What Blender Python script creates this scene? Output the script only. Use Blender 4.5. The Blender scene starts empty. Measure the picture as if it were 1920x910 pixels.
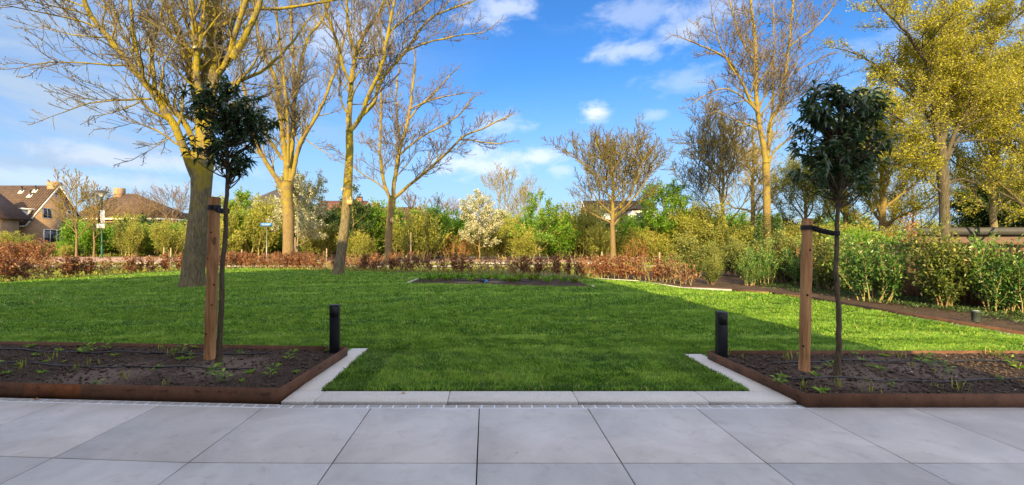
import bpy, math, random
import numpy as np
from mathutils import Vector, noise as mn
R = math.radians
rng = np.random.default_rng(7)
random.seed(7)
scene = bpy.context.scene
COL = scene.collection

# ------------------------------------------------------------------ camera
F, CX, CY, H = 816.0, 911.0, 458.0, 1.5        # focal length / principal point in photo pixels, eye height
cam = bpy.data.cameras.new('camera'); cam_o = bpy.data.objects.new('camera', cam); COL.objects.link(cam_o)
cam.sensor_width = 36; cam.lens = F / 1920 * 36
cam.shift_x = (960 - CX) / 1920; cam.shift_y = (CY - 455) / 1920
cam.clip_start = 0.05; cam.clip_end = 3000
cam_o.location = (0, 0, H); cam_o.rotation_euler = (R(90), 0, 0)
scene.camera = cam_o

# ------------------------------------------------------------------ sun, sky, exposure
SUN_T = Vector((0.14, 1.0, -0.42)).normalized()   # direction the light travels
sun = bpy.data.lights.new('sun', 'SUN'); sun_o = bpy.data.objects.new('sun', sun); COL.objects.link(sun_o)
sun.energy = 5.0; sun.angle = R(0.55); sun.color = (1.0, 0.76, 0.36)
sun_o.rotation_euler = SUN_T.to_track_quat('-Z', 'Y').to_euler()
sun_o.location = (0, -20, 30)
elev = math.asin(-SUN_T.z); az = math.atan2(-SUN_T.x, -SUN_T.y)
world = bpy.data.worlds.new('World'); scene.world = world; world.use_nodes = True
nt = world.node_tree; nt.nodes.clear()
class NT:
    """small node-building helper"""
    def __init__(s, nt): s.nt = nt
    def n(s, typ, ins=None, **kw):
        o = s.nt.nodes.new(typ)
        for k, v in kw.items(): setattr(o, k, v)
        for k, v in (ins or {}).items():
            i = o.inputs[k]
            if hasattr(v, 'is_output') or isinstance(v, bpy.types.NodeSocket): s.nt.links.new(v, i)
            else: i.default_value = v
        return o
    def m(s, op, a, b=0.0, c=0.0, clamp=False):
        o = s.n('ShaderNodeMath', {0: a, 1: b, 2: c}, operation=op); o.use_clamp = clamp; return o.outputs[0]
    def mix(s, f, a, b, blend='MIX'):
        o = s.n('ShaderNodeMixRGB', {0: f, 1: a, 2: b}, blend_type=blend); return o.outputs[0]
    def ss(s, x, a, b):
        o = s.n('ShaderNodeMapRange', {0: x, 1: a, 2: b, 3: 0.0, 4: 1.0}, interpolation_type='SMOOTHSTEP'); return o.outputs[0]
    def noise(s, vec, scale, detail=4, rough=.55, dist=0.0):
        o = s.n('ShaderNodeTexNoise', {'Vector': vec, 'Scale': scale, 'Detail': detail, 'Roughness': rough, 'Distortion': dist}); return o.outputs[0]
W = NT(nt)
sky = W.n('ShaderNodeTexSky', sky_type='NISHITA', sun_disc=False, sun_elevation=elev, sun_rotation=az,
          air_density=1.0, dust_density=0.3, ozone_density=2.5)
tc = W.n('ShaderNodeTexCoord')
sep = W.n('ShaderNodeSeparateXYZ', {0: tc.outputs['Generated']})
A = W.m('ARCTAN2', sep.outputs[0], sep.outputs[1]); E_ = W.m('ARCSINE', sep.outputs[2])
vec = W.n('ShaderNodeCombineXYZ', {0: A, 1: W.m('MULTIPLY', E_, 1.9), 2: 0.0}).outputs[0]
n_big = W.noise(vec, 3.2, 6, .6, .6); n_fine = W.noise(vec, 13, 5, .62, .3)
vs = W.n('ShaderNodeCombineXYZ', {0: W.m('ADD', A, W.m('MULTIPLY', E_, .5)), 1: W.m('MULTIPLY', E_, 5.5), 2: 3.0}).outputs[0]
n_str = W.noise(vs, 2.6, 6, .6, .5)
hsv = W.n('ShaderNodeHueSaturation', {'Saturation': 1.18, 'Value': 1.0, 'Color': sky.outputs[0]})
base = W.mix(1.0, hsv.outputs[0], (0.40, 0.63, 0.84, 1), 'MULTIPLY')
# thin veil to the left, streaky
left = W.ss(A, .12, -.75)
veil = W.m('MULTIPLY', left, W.m('ADD', .50, W.m('MULTIPLY', W.ss(n_str, .40, .62), .48)))
veil = W.m('MULTIPLY', veil, W.ss(E_, .75, .25))
veil2 = W.m('MULTIPLY', W.ss(n_big, .55, .78), .28)
veil = W.m('MAXIMUM', veil, veil2)
hor = W.m('MULTIPLY', W.ss(E_, .40, .0), .82)
veil = W.m('MAXIMUM', veil, hor)
CLOUD_V = (2.0, 2.6, 3.45, 1)
c1 = W.mix(veil, base, CLOUD_V)
# individual clouds: angular centre and half sizes
def AE(px, py):
    x, z = (px - CX) / F, (CY - py) / F
    return math.atan2(x, 1), math.atan(z / math.hypot(x, 1))
tot = None
for px, py, rx, ry, amt in [(1118, 208, 30, 17, .95), (1016, 294, 52, 17, .8), (1178, 96, 62, 17, .55), (1285, 52, 55, 30, .55),
                            (1190, 30, 70, 30, .35), (930, 15, 70, 28, .6), (905, 308, 95, 26, .75), (1228, 216, 20, 10, .35),
                            (1050, 318, 22, 10, .45), (1290, 150, 60, 20, .3), (930, 232, 50, 20, .5), (660, 60, 90, 40, .5),
                            (1790, 60, 120, 30, .3), (1330, 20, 80, 20, .4), (250, 300, 160, 14, .45), (90, 335, 180, 16, .4)]:
    a0, e0 = AE(px, py); sa = rx / F; se = ry / F
    du = W.m('DIVIDE', W.m('SUBTRACT', A, a0), sa); dv = W.m('DIVIDE', W.m('SUBTRACT', E_, e0), se)
    d2 = W.m('SQRT', W.m('ADD', W.m('MULTIPLY', du, du), W.m('MULTIPLY', dv, dv)))
    d3 = W.m('ADD', d2, W.m('MULTIPLY', W.m('SUBTRACT', n_fine, .5), 3.4))
    k = W.m('MULTIPLY', W.ss(d3, 1.45, .0), amt)
    tot = k if tot is None else W.m('MAXIMUM', tot, k)
c2 = W.mix(tot, c1, (3.9, 4.2, 4.8, 1))
# broken white cloud added out of view, overhead and around the sun, to brighten shade
over = W.m('MAXIMUM', W.ss(E_, .62, 1.0), W.m('MULTIPLY', W.ss(sep.outputs[1], .15, -.45), W.ss(E_, -.05, .15)))
over = W.m('MULTIPLY', over, W.m('ADD', .55, W.m('MULTIPLY', W.ss(n_big, .35, .65), .45)))
c2 = W.mix(over, c2, (8.2, 8.0, 8.6, 1))
bg = W.n('ShaderNodeBackground', {'Color': c2, 'Strength': 0.12})
wo = W.n('ShaderNodeOutputWorld', {'Surface': bg.outputs[0]})
scene.view_settings.view_transform = 'Standard'; scene.view_settings.look = 'None'
scene.view_settings.exposure = 1.1; scene.view_settings.gamma = 1.0; scene.view_settings.use_curve_mapping = False

# ------------------------------------------------------------------ materials
def lin(c): return tuple((x / 12.92 if x <= .04045 else ((x + .055) / 1.055) ** 2.4) for x in c)
def hx(s): return lin(tuple(int(s[i:i + 2], 16) / 255 for i in (0, 2, 4)))
def mat(name):
    m = bpy.data.materials.new(name); m.use_nodes = True; m.node_tree.nodes.clear(); return m, NT(m.node_tree)
def c4(c): return (c[0], c[1], c[2], 1)
def ramp(N, fac, stops):
    r = N.n('ShaderNodeValToRGB', {0: fac}); e = r.color_ramp.elements
    e[0].position, e[0].color = stops[0][0], c4(stops[0][1]); e[1].position, e[1].color = stops[-1][0], c4(stops[-1][1])
    for p, c in stops[1:-1]:
        x = e.new(p); x.color = c4(c)
    return r.outputs[0]
def finish(N, col, rough=.8, bump=None, bstr=.5, bdist=.01, spec=.3, metal=0., extra=None):
    b = N.n('ShaderNodeBsdfPrincipled', {'Base Color': col, 'Roughness': rough, 'Metallic': metal})
    b.inputs['Specular IOR Level'].default_value = spec
    if bump is not None:
        bn = N.n('ShaderNodeBump', {'Height': bump, 'Strength': bstr, 'Distance': bdist})
        N.nt.links.new(bn.outputs[0], b.inputs['Normal'])
    N.n('ShaderNodeOutputMaterial', {'Surface': b.outputs[0]}); return b
def m_simple(name, c, rough=.7, nscale=8, var=.15, bstr=.2, metal=0., spec=.3):
    m, N = mat(name); t = N.n('ShaderNodeTexCoord').outputs['Object']; n = N.noise(t, nscale, 5)
    a = tuple(x * (1 - var) for x in c); b = tuple(min(1, x * (1 + var)) for x in c)
    finish(N, ramp(N, n, [(.3, a), (.7, b)]), rough, n, bstr, .005, spec, metal); return m
def m_leaf(name, cols, rough=.5, trans=.35, spec=.4):
    """leaf colour by a per-face random value"""
    m, N = mat(name); a = N.n('ShaderNodeAttribute', attribute_name='rnd').outputs['Fac']
    k = len(cols); col = ramp(N, a, [(i / (k - 1), c) for i, c in enumerate(cols)])
    b = N.n('ShaderNodeBsdfPrincipled', {'Base Color': col, 'Roughness': rough}); b.inputs['Specular IOR Level'].default_value = spec
    t = N.n('ShaderNodeBsdfTranslucent', {'Color': N.mix(1.0, col, (1.25, 1.2, .7, 1), 'MULTIPLY')})
    s = N.n('ShaderNodeMixShader', {0: trans, 1: b.outputs[0], 2: t.outputs[0]})
    N.n('ShaderNodeOutputMaterial', {'Surface': s.outputs[0]}); return m
def m_bark(name, c0, c1, c2, scale=6, lichen_sun=None, furrow=1.0):
    m, N = mat(name); t = N.n('ShaderNodeTexCoord').outputs['Object']
    mp = N.n('ShaderNodeMapping', {'Vector': t, 'Scale': (1, 1, .16)}).outputs[0]
    v = N.n('ShaderNodeTexNoise', {'Vector': mp, 'Scale': scale * 3.2, 'Detail': 6, 'Roughness': .65, 'Distortion': .6}).outputs[0]
    n2 = N.noise(t, scale * .35, 5, .6); n3 = N.noise(t, scale * 5, 4, .6)
    col = ramp(N, v, [(.30, c0), (.5, c1), (.68, c2)])
    col = N.mix(N.m('MULTIPLY', N.ss(n3, .5, .7), .35), col, c4(c0))
    if lichen_sun:
        zz = N.n('ShaderNodeSeparateXYZ', {0: t}).outputs[2]; sunlit_up = N.m('ADD', .08, N.m('MULTIPLY', N.ss(zz, 2.0, 4.6), .84))  # yellow strengthens with height: sunlight on the upper trunk painted into the lichen tint
        col = N.mix(N.m('MULTIPLY', N.ss(n2, .34, .60), sunlit_up), col, c4(lichen_sun))
    hgt = N.m('ADD', v, N.m('MULTIPLY', n3, .35))
    finish(N, col, .9, hgt, 1.0 * furrow, .06, .15); return m
M = {}
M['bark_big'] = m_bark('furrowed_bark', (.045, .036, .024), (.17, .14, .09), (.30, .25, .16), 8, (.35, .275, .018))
M['bark_gray'] = m_bark('gray_bark', (.10, .08, .05), (.22, .175, .11), (.34, .28, .18), 7, (.30, .26, .08), .6)
M['bark_plain'] = m_bark('plain_gray_bark', (.045, .04, .03), (.10, .085, .06), (.16, .135, .10), 7, None, .6)
M['bark_dark'] = m_bark('dark_bark', (.045, .035, .025), (.10, .08, .05), (.18, .14, .08), 7, (.15, .13, .04), .6)
M['bark_tan'] = m_bark('tan_bark', (.12, .08, .04), (.20, .14, .075), (.28, .20, .11), 7, (.27, .215, .035), .5)
M['bark_young'] = m_bark('young_bark', (.05, .035, .025), (.10, .075, .05), (.16, .125, .085), 20, (.10, .10, .05), .3)
M['bud'] = m_leaf('bud', [(.10, .08, .03), (.26, .22, .06), (.42, .36, .12)], .7, .2, .1)
M['bud_dark'] = m_leaf('seed_pod', [(.07, .045, .03), (.17, .12, .07), (.26, .19, .10)], .7, .1, .1)
M['leaf_laurel_tree'] = m_leaf('dark_glossy_leaf', [(.012, .035, .016), (.028, .070, .028), (.050, .105, .038), (.10, .15, .06)], .32, .2, .45)
M['leaf_laurel_young'] = m_leaf('pale_young_leaf', [(.10, .12, .04), (.22, .2, .08)], .4, .25)
M['leaf_laurel'] = m_leaf('laurel_leaf', [(.02, .065, .015), (.05, .14, .025), (.11, .23, .035), (.30, .40, .08)], .32, .3, .5)
M['leaf_gold'] = m_leaf('golden_leaf', [(.07, .10, .02), (.19, .24, .03), (.36, .37, .05), (.54, .48, .10)], .45, .35)
M['leaf_border_gold'] = m_leaf('border_gold_leaf', [(.03, .06, .015), (.08, .13, .025), (.19, .23, .04), (.44, .40, .09)], .45, .3)
M['leaf_spring'] = m_leaf('spring_leaf', [(.05, .13, .015), (.11, .24, .02), (.19, .36, .03), (.30, .46, .06)], .5, .45)
M['leaf_yellow'] = m_leaf('maple_flower', [(.14, .16, .015), (.29, .29, .02), (.44, .41, .03), (.58, .52, .07)], .6, .45)
M['leaf_olive'] = m_leaf('olive_leaf', [(.08, .11, .02), (.19, .22, .03), (.32, .34, .05), (.45, .43, .09)], .6, .4)
M['leaf_dark'] = m_leaf('dark_leaf', [(.02, .045, .012), (.045, .085, .02), (.09, .15, .03)], .5, .25)
M['blossom'] = m_leaf('blossom', [(.16, .20, .06), (.38, .40, .22), (.62, .60, .48), (.72, .70, .60)], .6, .4)
M['leaf_copper'] = m_leaf('dry_beech_leaf', [(.10, .035, .022), (.20, .07, .038), (.32, .13, .065), (.44, .26, .14)], .7, .3)
M['leaf_orange'] = m_leaf('orange_beech_leaf', [(.22, .10, .03), (.42, .19, .04), (.58, .30, .08)], .7, .4)
M['leaf_ivy'] = m_leaf('ivy_leaf', [(.02, .05, .015), (.05, .11, .025), (.12, .19, .04)], .4, .2)
M['twig_gray'] = m_simple('twig_bark', (.155, .13, .10), .85)
M['twig_brown'] = m_simple('twig_brown', (.22, .15, .08), .8)
M['twig_olive'] = m_simple('olive_twig', (.33, .27, .12), .8)
M['white_paint'] = m_simple('white_paint', (.72, .70, .65), .55, 3, .05, .05)
M['dark_glass'] = m_simple('window_glass', (.03, .035, .04), .08, 1, .1, 0, 0, .6)
M['anthracite'] = m_simple('anthracite_coating', (.010, .012, .018), .38, 30, .1, .03, 0, .4)
M['black_rubber'] = m_simple('black_rubber', (.012, .012, .013), .55, 40, .2, .1)
M['strap_black'] = m_simple('black_webbing', (.012, .011, .014), .8, 90, .3, .5)
M['hose_black'] = m_simple('hose_plastic', (.018, .018, .022), .42, 40, .2, .1, 0, .5)
M['lamp_green'] = m_simple('green_lamp_paint', (.02, .09, .055), .45, 6, .15, .05)
M['lamp_dark'] = m_simple('dark_lamp_metal', (.04, .045, .04), .4)
M['lamp_glass'] = m_simple('clear_lamp_glass', (.45, .47, .42), .15, 4, .1, 0, 0, .6)
M['sign_blue'] = m_simple('blue_sign_enamel', (.02, .16, .42), .35, 3, .05, .02)
M['valve_blue'] = m_simple('blue_plastic', (.08, .30, .55), .4)
M['zinc'] = m_simple('zinc', (.30, .32, .32), .45, 12, .15, .05, .4)
M['birdbox'] = m_simple('bare_plywood', (.50, .36, .18), .75, 15, .12, .1)
M['cut_wood'] = m_simple('fresh_cut_wood', (.62, .50, .28), .8, 14, .15, .2)
M['dark_hole'] = m_simple('dark_opening', (.02, .015, .012), .9)
M['pot_dark'] = m_simple('dark_green_plastic', (.045, .06, .055), .5, 14, .3, .1)
M['concrete_post'] = m_simple('weathered_wood_post', (.34, .27, .18), .85, 9, .2, .3)

def m_kerb():
    m, N = mat('granite_kerb'); t = N.n('ShaderNodeTexCoord').outputs['Object']
    a = N.noise(t, 9, 6, .7); b = N.noise(t, 160, 3, .6); d = N.noise(t, 3, 4, .6)
    col = ramp(N, b, [(.3, (.24, .235, .225)), (.5, (.50, .49, .465)), (.7, (.66, .65, .62))])
    col = N.mix(N.m('MULTIPLY', N.ss(a, .5, .75), .35), col, (.30, .27, .23, 1))
    col = N.mix(N.m('MULTIPLY', N.ss(d, .5, .7), .25), col, (.62, .60, .57, 1))
    finish(N, col, .85, N.m('ADD', a, b), .35, .004); return m
M['kerb'] = m_kerb()
def m_tile():
    m, N = mat('porcelain_tile'); t = N.n('ShaderNodeTexCoord').outputs['Object']
    a = N.noise(t, 1.7, 7, .62, .8); b = N.noise(t, 7, 6, .65, .4); g = N.noise(t, 220, 2, .5); w = N.noise(t, 1.1, 3, .5)
    rn = N.n('ShaderNodeAttribute', attribute_name='rnd').outputs['Fac']
    col = ramp(N, a, [(.32, (.385, .378, .37)), (.52, (.46, .452, .44)), (.70, (.53, .52, .505))])
    col = N.mix(N.m('MULTIPLY', N.ss(b, .52, .75), .38), col, (.27, .235, .21, 1))
    col = N.mix(N.m('MULTIPLY', N.ss(g, .50, .70), .42), col, (.22, .21, .20, 1))
    k = N.m('ADD', .90, N.m('MULTIPLY', rn, .18))
    cm = N.n('ShaderNodeCombineXYZ', {0: k, 1: k, 2: k}).outputs[0]
    col = N.mix(1.0, col, cm, 'MULTIPLY')
    # scuffs and dry splash marks
    s = N.noise(t, 5.5, 8, .75, 2.2); sc = N.m('MULTIPLY', N.ss(s, .63, .70), .6)
    col = N.mix(sc, col, (.17, .15, .145, 1))
    rgh = N.n('ShaderNodeMapRange', {0: b, 1: .3, 2: .7, 3: .42, 4: .62}).outputs[0]
    b_ = finish(N, col, .5, N.m('ADD', g, N.m('MULTIPLY', b, .5)), .12, .002, .4)
    N.nt.links.new(rgh, b_.inputs['Roughness']); return m
M['tile'] = m_tile()
M['joint'] = m_simple('dark_joint', (.018, .017, .017), .9, 30, .3, .3)
M['cobble'] = m_simple('grey_cobble', (.30, .29, .28), .8, 30, .22, .4)
M['grout'] = m_simple('pale_blue_grout', (.56, .64, .72), .85, 40, .1, .2)
def m_corten():
    m, N = mat('corten_steel'); t = N.n('ShaderNodeTexCoord').outputs['Object']
    a = N.noise(t, 5, 7, .7); b = N.noise(t, 45, 4, .6)
    mp = N.n('ShaderNodeMapping', {'Vector': t, 'Scale': (9, 9, .8)}).outputs[0]; s = N.noise(mp, 3, 4, .6)
    col = ramp(N, a, [(.28, (.075, .038, .025)), (.5, (.135, .066, .038)), (.72, (.20, .10, .052))])
    col = N.mix(N.m('MULTIPLY', N.ss(b, .5, .7), .4), col, (.19, .088, .042, 1))
    col = N.mix(N.m('MULTIPLY', N.ss(s, .52, .7), .35), col, (.085, .048, .034, 1))
    finish(N, col, .72, b, .25, .002, .3, .15); return m
M['corten'] = m_corten()
M['corten_orange'] = m_simple('fresh_orange_rust', (.21, .075, .026), .8, 14, .3, .2)
def m_soil(name, dk, md, lt, fine=60, dry=()):
    m, N = mat(name); t = N.n('ShaderNodeTexCoord').outputs['Object']
    a = N.noise(t, 1.3, 5, .6); b = N.noise(t, fine, 6, .7); d = N.noise(t, fine * .3, 4, .6)
    col = ramp(N, b, [(.3, dk), (.52, md), (.75, lt)])
    col = N.mix(N.m('MULTIPLY', N.ss(a, .45, .68), .55), col, c4(tuple(x * 1.5 for x in md)))
    for c_ in dry:      # dry sandy soil from the planting holes
        ds = N.n('ShaderNodeVectorMath', {0: t, 1: c_}, operation='DISTANCE').outputs['Value']
        k = N.ss(N.m('ADD', ds, N.m('MULTIPLY', d, .5)), .95, .45)
        col = N.mix(N.m('MULTIPLY', k, .6), col, (.21, .165, .135, 1))
    finish(N, col, .95, N.m('ADD', b, d), 1.0, .02, .1); return m
M['soil'] = m_soil('dark_garden_soil', (.012, .009, .007), (.045, .033, .026), (.20, .155, .125), 60, ((-.05, .02, 0), (-1.1, -.3, 0)))
M['soil_light'] = m_soil('sandy_soil', (.07, .05, .035), (.13, .095, .07), (.22, .17, .13))
M['soil_border'] = m_soil('border_soil', (.035, .024, .016), (.075, .052, .036), (.16, .12, .09), 40)
M['clod'] = m_simple('soil_clod', (.075, .052, .038), .95, 50, .4, .8)
M['chip'] = m_simple('bark_chip', (.28, .17, .10), .9, 50, .3, .4)
M['pebble'] = m_simple('pale_pebble', (.50, .47, .42), .8, 50, .2, .2)
def m_lawn():
    m, N = mat('lawn_turf'); t = N.n('ShaderNodeTexCoord').outputs['Object']
    a = N.noise(t, .35, 4, .6); b = N.noise(t, 9, 6, .75); d = N.noise(t, 60, 4, .7)
    col = ramp(N, b, [(.3, (.020, .055, .008)), (.5, (.045, .115, .012)), (.72, (.10, .19, .02))])
    col = N.mix(N.m('MULTIPLY', N.ss(a, .4, .65), .3), col, (.10, .17, .02, 1))
    finish(N, col, .9, N.m('ADD', b, d), 1.0, .05, .1); return m
M['lawn'] = m_lawn()
def m_blade():
    m, N = mat('grass_blade'); t = N.n('ShaderNodeTexCoord').outputs['Object']
    a = N.n('ShaderNodeAttribute', attribute_name='rnd').outputs['Fac']
    col = ramp(N, a, [(0, (.035, .10, .014)), (.3, (.13, .29, .03)), (.65, (.25, .46, .048)), (.93, (.42, .58, .08)), (1, (.55, .48, .20))])
    p = N.noise(t, .55, 4, .65, .3); q = N.noise(t, 3.2, 4, .7)
    col = N.mix(N.m('MULTIPLY', N.ss(p, .42, .66), .50), col, (.25, .42, .05, 1))
    col = N.mix(N.m('MULTIPLY', N.ss(q, .50, .70), .55), col, (.05, .12, .015, 1))
    b = N.n('ShaderNodeBsdfPrincipled', {'Base Color': col, 'Roughness': .55}); b.inputs['Specular IOR Level'].default_value = .25
    tr = N.n('ShaderNodeBsdfTranslucent', {'Color': col})
    s = N.n('ShaderNodeMixShader', {0: .35, 1: b.outputs[0], 2: tr.outputs[0]})
    N.n('ShaderNodeOutputMaterial', {'Surface': s.outputs[0]}); return m
M['blade'] = m_blade()
def m_ground():
    m, N = mat('verge_ground'); t = N.n('ShaderNodeTexCoord').outputs['Object']
    a = N.noise(t, .12, 5, .6); b = N.noise(t, 2.2, 6, .75); d = N.noise(t, 20, 4, .7)
    col = ramp(N, b, [(.3, (.05, .07, .015)), (.5, (.12, .15, .03)), (.72, (.22, .21, .07))])
    col = N.mix(N.m('MULTIPLY', N.ss(a, .48, .62), .6), col, (.20, .15, .09, 1))
    finish(N, col, .95, N.m('ADD', b, d), .8, .05, .1); return m
M['ground'] = m_ground()
def m_brick(name, c1, c2, mortar, scale=1.0, w=.22, h=.065, rough=.9):
    m, N = mat(name); t = N.n('ShaderNodeTexCoord').outputs['Object']
    g = N.n('ShaderNodeSeparateXYZ', {0: t})
    v = N.n('ShaderNodeCombineXYZ', {0: N.m('ADD', g.outputs[0], g.outputs[1]), 1: g.outputs[2], 2: 0.0}).outputs[0]
    br = N.n('ShaderNodeTexBrick', {'Vector': v, 'Color1': c4(c1), 'Color2': c4(c2), 'Mortar': c4(mortar), 'Scale': scale,
                                    'Mortar Size': .008, 'Brick Width': w, 'Row Height': h, 'Bias': 0.0})
    n = N.noise(t, 3, 5, .6); col = N.mix(N.m('MULTIPLY', N.ss(n, .4, .7), .3), br.outputs[0], c4(tuple(x * .6 for x in c1)))
    finish(N, col, rough, br.outputs[1], -.3, .01, .2); return m
M['brick_tan'] = m_brick('tan_brick', (.40, .24, .12), (.30, .17, .09), (.40, .33, .25))
M['brick_red'] = m_brick('red_brick', (.30, .12, .07), (.22, .09, .05), (.34, .28, .22))
M['brick_pale'] = m_brick('pale_brick', (.46, .34, .22), (.38, .27, .17), (.45, .40, .32))
def m_paver():
    m, N = mat('pink_street_paver'); t = N.n('ShaderNodeTexCoord').outputs['Object']
    br = N.n('ShaderNodeTexBrick', {'Vector': t, 'Color1': (.42, .27, .21, 1), 'Color2': (.34, .21, .17, 1), 'Mortar': (.20, .15, .11, 1), 'Scale': 1.0,
                                    'Mortar Size': .006, 'Brick Width': .22, 'Row Height': .11})
    n = N.noise(t, .5, 5, .6); col = N.mix(N.m('MULTIPLY', N.ss(n, .4, .7), .35), br.outputs[0], (.50, .38, .30, 1))
    finish(N, col, .9, n, .1); return m
M['paver'] = m_paver()
M['sidewalk'] = m_simple('pale_concrete_slab', (.46, .40, .32), .9, 2, .2, .2)
def m_roof(name, c, pitch=.3, axis=0):
    m, N = mat(name); t = N.n('ShaderNodeTexCoord').outputs['Object']; g = N.n('ShaderNodeSeparateXYZ', {0: t})
    a = N.m('SINE', N.m('MULTIPLY', g.outputs[axis], 2 * math.pi / pitch)); b = N.m('FRACT', N.m('MULTIPLY', g.outputs[2], 1 / .28))
    n = N.noise(t, 2.5, 6, .7)
    f = N.m('MULTIPLY', N.m('ADD', N.m('MULTIPLY', a, .5), N.m('ADD', b, .5)), .5)
    col = ramp(N, n, [(.3, tuple(x * .7 for x in c)), (.7, tuple(x * 1.35 for x in c))])
    col = N.mix(N.m('MULTIPLY', N.ss(b, .88, .97), .7), col, c4(tuple(x * .3 for x in c)))
    finish(N, col, .75, f, 1.0, .06, .2); return m
M['roof_brown'] = m_roof('brown_roof_tile', (.115, .075, .05)); M['roof_brown_y'] = m_roof('brown_pantile', (.10, .065, .05), .3, 1)
M['roof_gray'] = m_roof('grey_roof_tile', (.085, .075, .075)); M['roof_dark'] = m_roof('dark_roof_tile', (.04, .034, .03))
M['roof_red'] = m_roof('red_roof_tile', (.20, .085, .055))
M['fascia_gray'] = m_simple('grey_fascia', (.06, .06, .065), .6, 2, .15, .05)
M['fascia_brown'] = m_simple('brown_fascia', (.14, .095, .08), .7, 2, .15, .1)
M['green_paint'] = m_simple('green_verge_board', (.05, .17, .12), .6)
def m_planks():
    m, N = mat('reed_brown_fence_board'); t = N.n('ShaderNodeTexCoord').outputs['Object']
    mp = N.n('ShaderNodeMapping', {'Vector': t, 'Scale': (40, 40, 1.2)}).outputs[0]; g = N.noise(mp, 1, 5, .6)
    b = N.noise(t, 1.1, 4, .6)
    col = ramp(N, g, [(.3, (.10, .050, .028)), (.5, (.19, .10, .055)), (.7, (.28, .16, .09))])
    col = N.mix(N.m('MULTIPLY', N.ss(b, .45, .7), .4), col, (.12, .065, .04, 1))
    finish(N, col, .85, g, .5, .01); return m
M['fence'] = m_planks()
def m_stake():
    m, N = mat('pine_stake_wood'); t = N.n('ShaderNodeTexCoord').outputs['Object']
    mp = N.n('ShaderNodeMapping', {'Vector': t, 'Scale': (12, 12, .9)}).outputs[0]; g = N.noise(mp, 2.5, 6, .65, .8)
    k = N.noise(N.n('ShaderNodeMapping', {'Vector': t, 'Scale': (9, 9, 4)}).outputs[0], 1.0, 3, .5)
    b = N.noise(t, 3, 4, .6)
    col = ramp(N, g, [(.28, (.16, .072, .030)), (.5, (.40, .205, .085)), (.72, (.54, .31, .14))])
    col = N.mix(N.m('MULTIPLY', N.ss(k, .64, .72), .85), col, (.10, .05, .03, 1))
    col = N.mix(N.m('MULTIPLY', N.ss(b, .5, .7), .3), col, (.30, .13, .05, 1))
    finish(N, col, .8, g, .4, .006); return m
M['stake'] = m_stake()

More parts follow.
